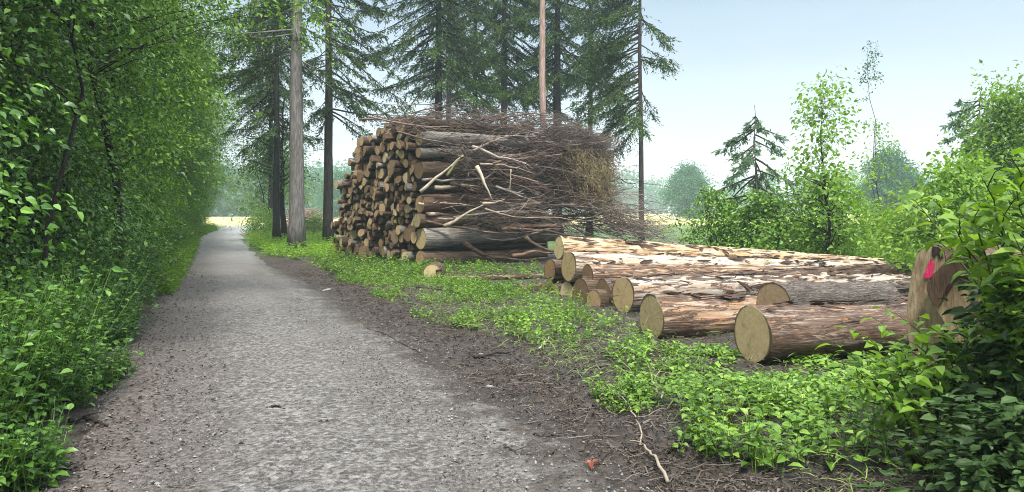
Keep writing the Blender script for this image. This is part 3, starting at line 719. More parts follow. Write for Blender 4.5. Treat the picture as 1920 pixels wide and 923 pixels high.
# ---- the fluted butt with the pink mark
def butt():
    Y0 = 6.5; o = P(1745, 540, Y0); th = math.radians(34); ax = np.array([math.cos(th), math.sin(th), 0.0])
    def hit(px, py, off):
        d = P(px, py, 1.0) - np.array([0, 0, H0]); q = o + ax * off
        return np.array([0, 0, H0]) + d * (np.dot(q - np.array([0, 0, H0]), ax) / np.dot(d, ax))
    A_ = [(1700, 600), (1702, 560), (1707, 528), (1714, 495), (1720, 476), (1730, 466), (1742, 461), (1757, 459), (1768, 466), (1773, 482), (1772, 500), (1766, 530), (1764, 560), (1770, 600), (1768, 640), (1755, 680), (1725, 690), (1706, 650)]
    B_ = [(1771, 493), (1782, 478), (1803, 468), (1838, 474), (1870, 505), (1884, 552), (1878, 600), (1862, 650), (1826, 690), (1790, 690), (1776, 660), (1772, 610), (1758, 585), (1744, 562), (1738, 540), (1743, 523), (1757, 508)]
    root = thing('tree_butt', 'fluted butt of a big felled tree with a pink paint mark', 'log', (o[0], o[1], 0))
    def lobe(pts, off, name, cut, L):
        n = len(pts); pp = []
        for k in range(n):                                           # round the outline off
            a, b, c, d = [np.array(pts[(k + j) % n], float) for j in (-1, 0, 1, 2)]
            for t in (0, .33, .67): pp.append(.5 * ((2 * b) + (c - a) * t + (2 * a - 5 * b + 4 * c - d) * t * t + (3 * b - a - 3 * c + d) * t ** 3))
        f = np.array([hit(x, y, off) for x, y in pp]) - np.array([o[0], o[1], 0]); n = len(f); cen = f.mean(0)
        r = np.random.default_rng(int(abs(off) * 100) + 9)
        segs = 9; V = [f]
        for s in range(1, segs):
            t = s / (segs - 1); V.append(cen + (f - cen) * (1 - .18 * t) * (1 + .015 * r.normal(size=(n, 1))) + ax * L * t)
        V = np.array(V); i = np.arange(segs - 1)[:, None] * n; k = np.arange(n)[None]; k2 = (k + 1) % n
        mb = MB(); mb.add(V.reshape(-1, 3), np.stack([i + k, i + k2, i + n + k2, i + n + k], -1).reshape(-1, 4))
        mb.add(np.vstack([V[-1], V[-1].mean(0)]), None, [(n, j, (j + 1) % n) for j in range(n)])
        b = link(name, mb.mesh(name, M['log_bark'], True), root)
        fm = MB(); ff = cen + (f - cen) * .985 - ax * .004
        rings = [cen + (ff - cen) * q for q in (.3, .65, 1)]; fv = np.vstack(rings + [[cen - ax * .004]])
        q = np.concatenate([np.stack([j * n + k[0], j * n + k2[0], (j + 1) * n + k2[0], (j + 1) * n + k[0]], -1) for j in (0, 1)])
        fm.add(fv, q, [(3 * n, (j + 1) % n, j) for j in range(n)])
        link('cut_face', fm.mesh('cut_face', M[cut]), b)
        return b
    lobe(A_, 0, 'butt_lobe', 'butt_pale', 2.2); lobe(B_, -.1, 'butt_lobe', 'butt_brown', 2.2)
    def mark(pts, off, name, mat):
        q = np.random.default_rng(len(pts)); pts = [(a0 + (b0 - a0) * t + q.normal() * 1.1, a1 + (b1 - a1) * t + q.normal() * 1.1) for (a0, a1), (b0, b1) in zip(pts, pts[1:] + pts[:1]) for t in (0, .25, .5, .75)]
        f = np.array([hit(x, y, off) for x, y in pts]) - np.array([o[0], o[1], 0]); n = len(f)
        mb = MB(); mb.add(np.vstack([f, f.mean(0), ]), None, [(n, j, (j + 1) % n) for j in range(n)])
        link(name, mb.mesh(name, M[mat]), root)
    mark([(1742, 488), (1746, 487), (1752, 492), (1753, 503), (1749, 509), (1751, 521), (1746, 523), (1742, 519), (1738, 523), (1731, 522), (1733, 511), (1738, 502)], -.012, 'paint_mark', 'pink')
    mark([(1772, 492), (1788, 474), (1803, 467), (1838, 473), (1871, 504), (1878, 530), (1858, 548), (1830, 544), (1806, 527), (1792, 512), (1780, 530), (1768, 552), (1760, 578), (1745, 563), (1739, 541), (1744, 523), (1758, 508)], -.112, 'bark_band', 'butt_band')
    mark([(1748, 463), (1757, 461), (1766, 468), (1770, 484), (1764, 486), (1757, 479), (1750, 484), (1746, 472)], -.010, 'dark_scar', 'scar')
def butt_mat(name, a, b, c):
    t = NT(name); v = t.coord('Object', (2.2, 2.2, .9)); n = t.noise(v, 3, 6, .65, .6); n2 = t.noise(t.coord('Object', (34, 34, 5)), 1.6, 5, .7, .6)
    col = t.ramp(n, [(.3, a), (.5, b), (.7, c)]); col = t.mix(t.ramp(n2, [(.46, 0), (.68, .75)]), col, a)
    return t.done(t.bsdf(col, .7, n2, .7, .02, .25))
M['butt_pale'] = butt_mat('butt_pale', (.11, .06, .032), (.3, .22, .13), (.42, .345, .225))
M['butt_brown'] = butt_mat('butt_brown', (.07, .04, .02), (.2, .14, .075), (.31, .235, .135))
M['butt_band'] = butt_mat('butt_band', (.03, .017, .010), (.095, .055, .03), (.18, .115, .066))
M['scar'] = butt_mat('dark_scar', (.01, .008, .006), (.03, .02, .015), (.07, .045, .03))
butt()

# ---- brush heap on and beside the stack
def stick(seed, L, r0, twigs, wob=.05, mat='twig', curve=.1):
    r = np.random.default_rng(seed); mb = MB(); n = 9
    t = np.linspace(0, 1, n)
    side = r.normal(size=2) * curve * L
    p = np.stack([t * L, side[0] * np.sin(t * 3) + np.cumsum(r.normal(size=n)) * wob * L * .12, side[1] * np.sin(t * 2.6) + np.cumsum(r.normal(size=n)) * wob * L * .12], -1)
    p -= p[0]
    rad = r0 * (1 - .8 * t); mb.tube(p, rad, 6, r=r, rough=.05)
    for _ in range(twigs):
        u = .15 + .8 * r.random(); o = np.array([np.interp(u, t, p[:, j]) for j in range(3)])
        a = r.random() * 6.28; l = L * (.12 + .3 * r.random()) * (1.1 - .5 * u)
        e = o + np.array([l * (.75 + .2 * r.random()), math.cos(a) * l * .5, math.sin(a) * l * .5])
        mb.tube(bez(o, e, r.normal() * .06 * l, 5, r, .02 * l), np.linspace(r0 * .42 * (1 - .6 * u) + .002, .0022, 5), 4, r=r)
    return mb.mesh('dead_branch', M[mat], True)
def stackY(px):
    k = (px - 960) / F
    L = (k * CN[1] - CN[0]) / (AX[0] - k * AX[1])
    return CN[1] + AX[1] * max(-.5, min(L, 8))
from_poly = lambda poly, px, py: sum(((poly[i][1] > py) != (poly[i - 1][1] > py)) and (px < (poly[i - 1][0] - poly[i][0]) * (py - poly[i][1]) / (poly[i - 1][1] - poly[i][1]) + poly[i][0]) for i in range(len(poly))) % 2 == 1
HEAP = [(722, 232), (752, 217), (900, 212), (1056, 212), (1070, 236), (1116, 250), (1138, 268), (1143, 350), (1165, 378), (1235, 420), (1252, 448), (1040, 436), (890, 424), (872, 395), (862, 345), (842, 300), (826, 266), (790, 252)]
def heap_point(r):
    while True:
        px, py = (715 + 545 * r.random(), 205 + 245 * r.random()) if r.random() < .64 else (1030 + 115 * r.random(), 240 + 140 * r.random())
        if from_poly(HEAP, px, py): break
    Y = stackY(px) - .45 - .5 * r.random() + (2.0 * r.random() if py < 262 else .8 * r.random()) - (0 if py < 380 else .5 * r.random())
    return px, py, Y
GB2 = 'thin dead branches of the brush heap'
def brush():
    r = np.random.default_rng(77)
    V = [stick(500 + k, 2.0 + .25 * (k % 6), .017 + .006 * (k % 4), 8 + k % 5, .06, ('twig', 'twig_red', 'twig')[k % 3]) for k in range(12)]
    first = {}
    for i in range(285):
        px, py, Y = heap_point(r); k = int(r.integers(12))
        p = P(px, py, Y); sgn = 1 if r.random() < .8 else -1
        slope = r.normal() * .16 - (.18 if px > 1000 and py > 300 else 0)
        yaw = math.radians(20) + r.normal() * .4
        d = np.array([math.cos(yaw), math.sin(yaw), slope]) * sgn
        if py < 262: d[2] *= .45
        s = (.65 + .6 * r.random()) * (.55 if px > 1030 and py < 375 else 1)
        p = p - nrm(d) * s * 1.2
        o = link('dead_branch', V[k])
        tag(o, 'thin dead branch among many in the brush heap over the log stack', 'branch', GB2)
        o.location = tuple(p); orient(o, nrm(d), r.random() * 6.28); o.scale = (s, s, s)
    # branches that sweep out of the heap to the right and trail to the ground
    V2 = [stick(540 + k, 3.2, .02, 16, .08, 'twig') for k in range(4)]
    for i in range(38):
        a = P(1060 + 90 * r.random(), 370 + 55 * r.random(), 23.2 + 1.2 * r.random())
        b = P(1180 + 85 * r.random(), 385 + 68 * r.random(), 23.6 + 1.8 * r.random())
        o = link('dead_branch', V2[i % 4]); tag(o, 'grey twiggy branch trailing from the right end of the brush heap', 'branch', 'twiggy branches trailing right of the heap')
        o.location = tuple(a); d = b - a; orient(o, nrm(d), r.random() * 6.28); s = np.linalg.norm(d) / 3.0; o.scale = (s, .8, .8)
    # the fine tangle nobody could count
    mb = MB()
    for i in range(6200):
        px, py, Y = heap_point(r); p = P(px, py, Y)
        yaw = .35 + r.normal() * .6; l = .35 + .9 * r.random()
        d = nrm(np.array([math.cos(yaw), math.sin(yaw), r.normal() * .3 - (.2 if px > 1000 and py > 290 else 0)])) * l
        mb.tube(bez(p - d * .5, p + d * .5, r.normal() * .06, 4, r), np.linspace(.009, .004, 4), 3, False, r=r)
    tag(link('brushwood', mb.mesh('brushwood', M['twig'])), 'tangle of fine reddish twigs over the stack', None, None, 'stuff')
    # dead spruce foliage hanging at the heap's right end
    mb = MB(); C, D = [], []
    for i in range(230):
        u = r.random() ** .6; px = 1050 + 92 * u + r.normal() * 8; py = 262 + 100 * r.random() + 20 * u; Y = 22.6 + 1.6 * r.random()
        p = P(px, py, Y); l = .3 + .5 * r.random()
        d = nrm(np.array([.35 + .3 * r.normal(), .2 * r.normal(), -.9])) * l
        w = np.linspace(0, 1, 8)[:, None]; C.append(p + d * w); D.append(np.repeat(d[None], 8, 0) + r.normal(size=(8, 3)) * .25)
        mb.tube([p, p + d * .5, p + d], [.006, .004, .002], 3, False)
    C = np.concatenate(C); D = np.concatenate(D)
    mb.leaves(C, D, r.normal(size=C.shape), .07 + .08 * r.random(len(C)), .22, False, .02, .1)
    tag(link('dead_spruce_bough', mb.mesh('dead_spruce_bough', M['dead_needle'])), 'yellowing spruce boughs hanging down the right end of the brush heap', 'branch')
    # loose dark core so that the heap is not see-through
    for (pa, pb, ra) in [((880, 330), (1120, 330), .5), ((860, 290), (1090, 290), .4), ((960, 380), (1130, 385), .35)]:
        pass
    def one(a, b, Ya, Yb, rad, mat, label, tw=2, seed=1, name='stick'):
        A0, B0 = P(*a, Ya), P(*b, Yb); L = np.linalg.norm(B0 - A0)
        o = link(name, stick(seed, L, rad * .82, tw + 1, .11, mat, .06)); o.location = tuple(A0); orient(o, nrm(B0 - A0), 0)
        tag(o, label, 'branch')
    one((788, 360), (868, 290), 20.7, 20.7, .075, 'twig_pale', 'pale forked stick slanting up against the stack, green at its upper end', 1, 601)
    one((838, 330), (867, 288), 20.6, 20.6, .06, 'twig_green', 'short greenish stick end pointing up beside the pale forked stick', 0, 602)
    one((894, 312), (922, 376), 21.2, 21.1, .085, 'twig_pale', 'broad splintered pale piece leaning upright on the stack flank', 0, 603)
    one((832, 424), (908, 378), 20.7, 20.9, .08, 'twig_pale', 'crooked cream coloured stick lying across the stack flank', 1, 604)
    one((905, 382), (946, 372), 20.9, 21.2, .07, 'twig_pale', 'pale stick end continuing right of the crooked cream stick', 0, 605)
    one((866, 278), (872, 322), 20.9, 20.9, .05, 'twig_dark', 'short black stick standing upright beside the greenish stick', 0, 606)
    one((885, 276), (985, 312), 21.4, 22.0, .08, 'twig', 'thick grey branch slanting down from the upper heap', 3, 607)
    one((900, 308), (1010, 330), 21.3, 22.2, .05, 'twig_pale', 'long curved pale branch below the slanting grey branch', 3, 608)
    one((958, 318), (958, 362), 21.4, 21.4, .03, 'twig_pale', 'thin pale upright peg in front of the brush heap', 0, 609)
    one((785, 382), (880, 388), 20.7, 21.2, .05, 'twig_pale', 'long pale pole lying level half way up the stack flank', 1, 610)
    one((845, 345), (930, 372), 20.9, 21.5, .07, 'log_bark', 'dark barked limb sloping right across the stack flank', 2, 611)
    one((940, 430), (1060, 424), 21.6, 22.6, .08, 'log_bark_red', 'orange brown barked limb along the foot of the brush heap', 2, 612)
    one((1020, 432), (1120, 440), 21.8, 22.4, .06, 'twig_dark', 'dark limb at the foot of the brush heap just above the peeled logs', 2, 613)
    one((1138, 331), (1204, 335), 24.5, 27.0, .035, 'twig', 'lone horizontal branch sticking out right of the heap', 2, 614)
    one((1140, 362), (1200, 361), 24.5, 26.0, .03, 'twig', 'lower lone branch sticking out right of the heap', 3, 615)
    one((870, 455), (1030, 470), 21.4, 22.6, .1, 'log_bark', 'crooked mossy limb leaning on the smooth corner log', 3, 616)
    one((985, 445), (1060, 470), 21.8, 22.4, .09, 'log_bark', 'dark broken limb between the stack foot and the peeled logs', 2, 617)
    one((960, 480), (1035, 476), 21.4, 22.2, .09, 'log_bark_red', 'brown limb lying low behind the grass at the stack foot', 2, 618)
    for k, (a, b, rad, mt, lb) in enumerate([
        ((792, 338), (935, 344), .06, 'log_bark_smooth', 'grey pole on the flank just above the dark barked limb'),
        ((800, 402), (960, 398), .08, 'peeled_rough', 'pale brown pole above the crooked cream stick foot'),
        ((850, 408), (1040, 404), .05, 'log_bark_smooth', 'long thin grey pole running right under the brush'),
        ((815, 352), (905, 360), .09, 'twig_pale', 'stout cream pole with splintered bark in the middle of the flank'),
        ((800, 415), (1050, 418), .05, 'log_bark_red', 'reddish pole just above the smooth corner log'),
        ((910, 392), (1130, 388), .035, 'twig_pale', 'long thin pale pole lying level across the lower brush'),
        ((930, 350), (1010, 372), .05, 'log_bark_smooth', 'short grey pole end showing below the pale upright peg')]):
        one(a, b, 20.8, 21.0 + (b[0] - a[0]) * .008, rad, mt, lb, 1, 640 + k, 'pole')
brush()
# dark filling bundles inside the heap: real limbs lying along the stack behind the twigs
def core():
    r = np.random.default_rng(91); ms = [stick(700 + k, 4.6, .11, 4, .03, 'log_bark', .03) for k in range(4)]
    for i in range(46):
        px = 850 + 190 * r.random(); py = 262 + 165 * r.random(); p = P(px, py, stackY(px) + .35 + 1.1 * r.random())
        d = nrm(AX + np.array([0, 0, -.05 + .1 * r.normal()]) + BX * .1 * r.normal())
        o = link('limb', ms[i % 4]); o.location = tuple(p - d * .9); s = .55 + .3 * r.random(); o.scale = (s, s * 1.2, s * 1.2); orient(o, d, r.random() * 6)
        tag(o, 'barked limb buried under the twigs of the brush heap', 'branch', 'limbs inside the brush heap')
core()

# ---- plants on the ground
def herb_mesh(pts, hgt, ln, r, per=9, w=.62, full=False, stems=True, mat='herb_leaf', name='ground_cover'):
    """pts n x 2; each plant a stem with leaves up its length"""
    n = len(pts); mb = MB()
    z0 = ground_h(pts[:, 0], pts[:, 1])
    h = hgt * (.45 + .9 * r.random(n)) if np.isscalar(hgt) else hgt(pts[:, 0], pts[:, 1]) * (.5 + .5 * r.random(n))
    tip = np.stack([pts[:, 0] + r.normal(size=n) * .28 * h, pts[:, 1] + r.normal(size=n) * .28 * h, z0 + h], -1)
    base = np.stack([pts[:, 0], pts[:, 1], z0 - .01], -1)
    t = .2 + .8 * (np.arange(per)[None] + r.random((n, per))) / per
    c = base[:, None] + (tip - base)[:, None] * t[..., None]
    a = np.arange(per)[None] * 2.4 + r.random((n, 1)) * 6.28
    el = .15 + .5 * t + r.normal(size=(n, per)) * .25
    d = np.stack([np.cos(a) * np.cos(el), np.sin(a) * np.cos(el), np.sin(el) - .25], -1)
    l = ln * (.6 + .7 * r.random((n, per))) * (1.15 - .45 * t)
    nv = np.stack([-np.cos(a) * .35, -np.sin(a) * .35, 1 + 0 * a], -1) + r.normal(size=(n, per, 3)) * .28
    c = c + d * .25 * l[..., None]
    mb.leaves(c.reshape(-1, 3), d.reshape(-1, 3), nv.reshape(-1, 3), l.ravel(), w, full or w < .3, .1 if w > .3 else .008, .22 if w > .3 else .4)
    if stems:                                                       # thin three sided stems
        q = np.array([[1, 0, 0], [-.5, .87, 0], [-.5, -.87, 0]]) * .0035
        v = np.concatenate([base[:, None] + q[None], tip[:, None] + q[None] * .4], 1)
        k = np.array([[0, 1, 4, 3], [1, 2, 5, 4], [2, 0, 3, 5]])
        mb.add(v.reshape(-1, 3), (np.arange(n)[:, None, None] * 6 + k[None]).reshape(-1, 4))
    return mb.mesh(name, M[mat])
def poly_points(poly, dens, r, clump=.0, cs=1.2, seed=1):
    g = [tuple(G(*p)[:2]) for p in poly]
    x0, x1 = min(p[0] for p in g), max(p[0] for p in g); y0, y1 = min(p[1] for p in g), max(p[1] for p in g)
    n = int((x1 - x0) * (y1 - y0) * dens); X = x0 + (x1 - x0) * r.random(n); Y = y0 + (y1 - y0) * r.random(n)
    ins = np.zeros(n, bool)
    for i in range(len(g)):
        (ax, ay), (bx, by) = g[i], g[i - 1]
        if ay == by: continue
        c = ((ay > Y) != (by > Y)) & (X < (bx - ax) * (Y - ay) / (by - ay) + ax); ins ^= c
    keep = ins & (vnoise(X * cs, Y * cs, seed) + .5 * vnoise(X * cs * 3, Y * cs * 3, seed + 1) > clump)
    keep &= ~((np.abs(X + 1.75) < .36) & (Y > 15.2) & (Y < 17.6)) & ~((X > -1.7) & (X < 1) & (Y > 14.9) & (Y < 17) & (rng.random(n) < .6))
    return np.stack([X[keep], Y[keep]], -1)
def stuff(name, me, label): return tag(link(name, me), label, None, None, 'stuff')
def ground_plants():
    r = np.random.default_rng(21)
    # lower right: nettles and brambles
    low = lambda x, y: np.clip(1.52 - .208 * y + .35 * np.clip(x - .43 * y - .1, 0, 1), .09, .36)
    p = poly_points([(1215, 640), (1250, 655), (1400, 665), (1640, 690), (1915, 700), (2150, 760), (2300, 940), (1430, 940), (1340, 900), (1220, 830), (1165, 770), (1190, 700)], 100, r, -.05, 1.7, 3)
    stuff('ground_cover', herb_mesh(p, low, .078, r, 8, full=True), 'bright green nettles and brambles under the nearest logs')
    p = poly_points([(1300, 660), (1650, 680), (1915, 690), (2200, 760), (2300, 930), (1450, 925), (1350, 780)], 30, r, -.05, 1.3, 8)
    stuff('ground_cover', herb_mesh(p, low, .085, r, 9, .62, True, mat='hedge_leaf_light'), 'taller light green herbs in the lower right corner')
    p = poly_points([(1000, 570), (1200, 620), (1230, 700), (1200, 830), (1120, 780), (1060, 700), (930, 620)], 46, r, .2, 1.5, 14)
    stuff('ground_cover', herb_mesh(p, .26, .066, r, 8, full=True), 'sparse weeds between the mud and the felled logs')
    p = poly_points([(575, 493), (600, 486), (790, 500), (800, 534), (710, 543), (635, 526)], 36, r, -.12, .8, 17)
    stuff('ground_cover', herb_mesh(p, .26, .085, r, 8), 'low green weeds at the left front of the tall log stack')
    p = poly_points([(780, 500), (1010, 506), (1055, 560), (1040, 580), (960, 572), (860, 552), (770, 540)], 30, r, -.12, .9, 27)
    stuff('ground_cover', herb_mesh(p, .22, .08, r, 8), 'patchy green weeds before the middle of the tall log stack')
    p = poly_points([(1030, 600), (1100, 580), (1120, 645), (1060, 665)], 60, r, -.1, 1.6, 19)
    stuff('ground_cover', herb_mesh(p, .36, .065, r, 9, .4), 'tuft of weeds at the left foot of the felled logs')
    n = 5200; Y = 4.3 + 13 * r.random(n); X = Rx(Y) + .75 + 2.9 * r.random(n); k = (vnoise(X * 1.1, Y * 1.1, 61) + .5 * vnoise(X * 3.1, Y * 3.1, 62) > .1) & (X < .13 * Y + .9)
    stuff('ground_cover', herb_mesh(np.stack([X[k], Y[k]], -1), .15, .05, r, 7, full=True), 'small seedlings coming up through the mud')
    n = 4200; Y = 4.5 + 12 * r.random(n); X = 4.2 + 8 * r.random(n); k = X > .62 * Y + .9
    stuff('ground_cover', herb_mesh(np.stack([X[k], Y[k]], -1), .4, .085, r, 8, full=True), 'leafy weeds on the ground right of the dark bush')
    # right roadside further on
    p = poly_points([(470, 436), (600, 436), (640, 470), (640, 500), (560, 490), (505, 484), (466, 458)], 20, r, -.25, .4, 23)
    stuff('ground_cover', herb_mesh(p, .36, .12, r, 8, mat='sapling_leaf'), 'bright weeds along the far right road edge')
    # behind the felled logs
    n = 5200; Y = 15 + 50 * r.random(n) ** 1.3; X = Y * (.13 + .62 * r.random(n)); k = (X > 3 + .28 * (Y - 13)) & ((Y > 17.8) | (X > 11))
    stuff('ground_cover', herb_mesh(np.stack([X[k], Y[k]], -1), .62, .15, r, 10, .45, mat='sapling_leaf'), 'tall pale green weeds behind the felled logs')
    n = 5000; Y = 62 + 60 * r.random(n); X = Y * (-.45 + 1.2 * r.random(n))
    stuff('tall_grass', herb_mesh(np.stack([X, Y], -1), .5, .35, r, 5, .1, mat='straw_blade', name='tall_grass'), 'straw coloured grass of the far meadow')
    # left skirt
    n = 5200; Y = 3.8 + 26 * r.random(n) ** 1.6; o = np.abs(r.normal(size=n)) * .5
    X = Lx(Y) - .08 - o + .28 * vnoise(Y * 1.4, Y * 0, 31) + .16 * vnoise(Y * 4.2, Y * 0, 33); k = vnoise(X * 2.5, Y * 1.6, 35) > -.3; X, Y = X[k], Y[k]
    stuff('ground_cover', herb_mesh(np.stack([X, Y], -1), .34, .074, r, 7, full=True, mat='hedge_leaf'), 'leafy weeds along the left road edge near the viewer')
    n = 3200; Y = 14 + 46 * r.random(n); X = Lx(Y) + .25 - np.abs(r.normal(size=n)) * .7
    stuff('ground_cover', herb_mesh(np.stack([X, Y], -1), .5, .1, r, 9, mat='sapling_leaf'), 'light green weeds along the far left road edge')
    n = 3000; Y = 4 + 22 * r.random(n) ** 1.4; X = Lx(Y) - .35 - np.abs(r.normal(size=n)) * .5 + .25 * vnoise(Y * 1.4, Y * 0, 31)
    stuff('ground_cover', herb_mesh(np.stack([X, Y], -1), .85, .085, r, 12, full=True, mat='hedge_leaf'), 'knee high leafy stems below the left green wall')
    # litter: dry leaves and chips
    n = 13000; Y = 4 + 16 * r.random(n) ** 1.5; X = Rx(Y) + .5 + np.abs(r.normal(size=n)) * 1.7 - .5 * r.random(n)
    k = X > Rx(Y) - .1; X, Y = X[k], Y[k]; n = len(X)
    mb = MB(); c = np.stack([X, Y, ground_h(X, Y) + .012 + .02 * r.random(n)], -1)
    mb.leaves(c, r.normal(size=(n, 3)) * [1, 1, .25], r.normal(size=(n, 3)) * .5 + [0, 0, 1], .015 + .035 * r.random(n) ** 1.6, .45, True, .2, .2)
    n = 900; Y = 4 + 16 * r.random(n) ** 1.5; X = Lx(Y) + np.abs(r.normal(size=n)) * .5
    mb.leaves(np.stack([X, Y, 0 * X + .025], -1), r.normal(size=(n, 3)) * [1, 1, .2], r.normal(size=(n, 3)) * .4 + [0, 0, 1], .02 + .035 * r.random(n), .45, True, .2, .2)
    n = 3500; Y = 7 + 10 * r.random(n); X = .05 * Y + .5 * Y * r.random(n)
    mb.leaves(np.stack([X, Y, ground_h(X, Y) + .012], -1), r.normal(size=(n, 3)) * [1, 1, .25], r.normal(size=(n, 3)) * .5 + [0, 0, 1], .02 + .04 * r.random(n), .45, True, .2, .2)
    for i in range(3800):
        y = 4 + 15 * r.random() ** 1.4; x = float(Rx(y)) + .3 + abs(r.normal()) * 1.5 - .4 * r.random()
        if x < Rx(y) - .05: continue
        a = r.random() * 6.28; l = .06 + .2 * r.random() ** 2; d = np.array([math.cos(a) * l, math.sin(a) * l, .02 * r.normal()])
        z = float(ground_h(np.array(x), np.array(y))) + .015; q = np.array([x, y, z])
        mb.tube(bez(q, q + d, .01 * r.normal(), 4, r, .004), [.005, .004, .004, .002], 4, False)
    stuff('leaf_litter', mb.mesh('leaf_litter', M['dry_leaf']), 'brown leaves, bark chips and twigs on the mud')
    # grass tufts at edges
    n = 12; Y = 9 + 12 * r.random(n) ** 1.4; X = Lx(Y) - .08 - np.abs(r.normal(size=n)) * .3 + .25 * vnoise(Y * 1.4, Y * 0, 31)
    stuff('grass', herb_mesh(np.stack([X, Y], -1), .3, .3, r, 7, .035, mat='grass_blade', stems=False, name='grass'), 'grass blades along the left road edge')
    n = 650; Y = 4 + 18 * r.random(n) ** 1.4; X = Rx(Y) + 1.0 + np.abs(r.normal(size=n)) * 1.5
    stuff('grass', herb_mesh(np.stack([X, Y], -1), .13, .2, r, 7, .045, mat='grass_blade', stems=False, name='grass'), 'thin grass blades beside the mud')
ground_plants()

# ---- saplings, shrubs and trees on the right
slim = lambda t: (1.05 - t) ** .75 * np.minimum(1, t * 5 + .4)
def young_spruce(seed, H, R, z0=.5, nb=70):
    return spruce(seed, H, z0, H * .97, R, H * .011, nb, 'bark', 0, .55, dens=1.6)
tree('young_spruce', spruce(220, 5.0, .9, 4.7, 2.0, .04, 40, 'bark', 0, .6, dens=.85, mat_l='faint_spruce'), 'young loose grey green spruce behind the felled logs', 'tree', at_ground(1415, 24))
m = broadleaf(230, 4.75, .5, 1.5, 64, 36, .105, .055, mat_l='sapling_leaf', mat_b='bark_dark', cs=.32, full=True, prof=slim, limbs=.9)
tree('sapling', m, 'tall airy young broadleaf with a dark stem, in the middle behind the felled logs', 'tree', at_ground(1543, 19), .4)
m = broadleaf(231, 4.6, 1.9, .8, 20, 22, .10, .03, mat_l='sapling_leaf', mat_b='bark', cs=.24, prof=slim, limbs=1)
tree('sapling', m, 'sparse slender young tree just right of the airy broadleaf', 'tree', at_ground(1648, 25), 1.0)
m = broadleaf(232, 8.9, 5.6, .5, 13, 26, .10, .035, mat_l='far_leaf', mat_b='bark', cs=.2, prof=slim, limbs=1)
tree('sapling', m, 'very thin high birch whip with a few leaves at its top', 'tree', at_ground(1634, 33), 2.0)
m = broadleaf(233, 2.0, .1, .85, 50, 64, .09, .03, mat_l='hedge_leaf_light', cs=.26, full=True, stems=3)
sh = tree('shrub', m, 'round dark green shrub behind the tips of the trailing branches', 'shrub', at_ground(1338, 21), .2)
replant(sh, at_ground(1432, 20), 1.9, (1.2, 1.2, .95), 'broad green shrub in front of the young grey green spruce')
m = broadleaf(234, 2.3, .15, 1.3, 90, 60, .1, .03, mat_l='sapling_leaf', cs=.3, full=True, stems=4)
sh2 = tree('shrub', m, 'light yellow green shrub at the foot of the airy young broadleaf', 'shrub', at_ground(1555, 20), 1.2)
replant(sh2, at_ground(1690, 25), 2.9, (1.2, 1.2, .62), 'pale green shrub against the far meadow, left of the marked butt')
replant(sh2, at_ground(1500, 26), .9, (1.0, 1.0, .55), 'low pale shrub half hidden between the green shrub and the airy broadleaf')
replant(sh2, at_ground(1790, 15), 4.4, (1.0, 1.0, 1.05), 'yellow green shrub behind the marked butt')
m = broadleaf(235, 4.85, .3, 1.45, 140, 76, .11, .09, mat_l='sapling_leaf', cs=.42, stems=2, prof=slim)
tree('broadleaf_tree', m, 'tall mid green tree at the right edge of the view', 'tree', at_ground(1895, 21), .5)
tree('young_spruce', spruce(236, 5.6, .4, 5.4, 1.7, .065, 80, 'bark', 0, .55, dens=1.3, mat_l='faint_spruce'), 'pale green young spruce beside the tall tree at the right edge', 'tree', at_ground(1840, 25))
fr = broadleaf(240, 9.5, .4, 4.2, 170, 110, .32, .2, mat_l='far_leaf', cs=.9)
ft = tree('far_tree', fr, 'round hazy green tree standing alone in the field, right of the thin spruce', 'tree', (33, 140, 0), .3, (1, 1, .97))
replant(ft, (50.5, 100, 0), 1.4, (.95, .95, .93), 'hazy round tree in the field behind the airy young broadleaf')
replant(ft, (93, 150, 0), 2.6, (1.1, 1.1, 1.0), 'hazy tree in the field behind the shrubs on the right')
replant(ft, (-34, 150, 0), 4.2, (1.2, 1.2, .9), 'hazy field tree seen between the grey trunk and the log stack')
m = broadleaf(243, 6.0, .8, 2.3, 120, 80, .13, .08, mat_l='hedge_leaf_light', cs=.5, stems=2)
tree('broadleaf_tree', m, 'leafy tree at the right road edge behind the dark slender trunks', 'tree', at_ground(505, 50), .3, (1, 1, 1.05))
m = broadleaf(244, 1.5, .05, .9, 50, 80, .09, .03, mat_l='hedge_leaf_light', cs=.26, stems=3)
sb = tree('shrub', m, 'small bright bush at the right road edge left of the thin black trunk', 'shrub', at_ground(492, 47), .2)
replant(sb, at_ground(590, 44), 1.1, .8, 'small green bush between the thick grey trunk and the straight dark trunk')

# far wood, one hazy mass
def far_wood():
    r = np.random.default_rng(55); cen = []
    for i in range(420):
        x = -420 + 840 * r.random(); Y = 330 + 40 * r.random(); h = 10 + 9 * r.random()
        if x < -20: h += 5
        k = 14; t = r.random(k); cen.append(np.stack([x + r.normal(size=k) * 3, Y + r.normal(size=k) * 3, .5 + h * t], -1))
    for i in range(60):
        x = -115 + 75 * r.random(); Y = 190 + 25 * r.random(); k = 14; cen.append(np.stack([x + r.normal(size=k) * 3, Y + r.normal(size=k) * 3, .5 + (8 + 4 * r.random()) * r.random(k)], -1))
    mb = MB(); cloud_leaves(mb, np.concatenate(cen), 2.0, 26, 1.5, r)
    stuff('far_wood', mb.mesh('far_wood', M['far_leaf']), 'bluish wood along the far edge of the meadow')
far_wood()
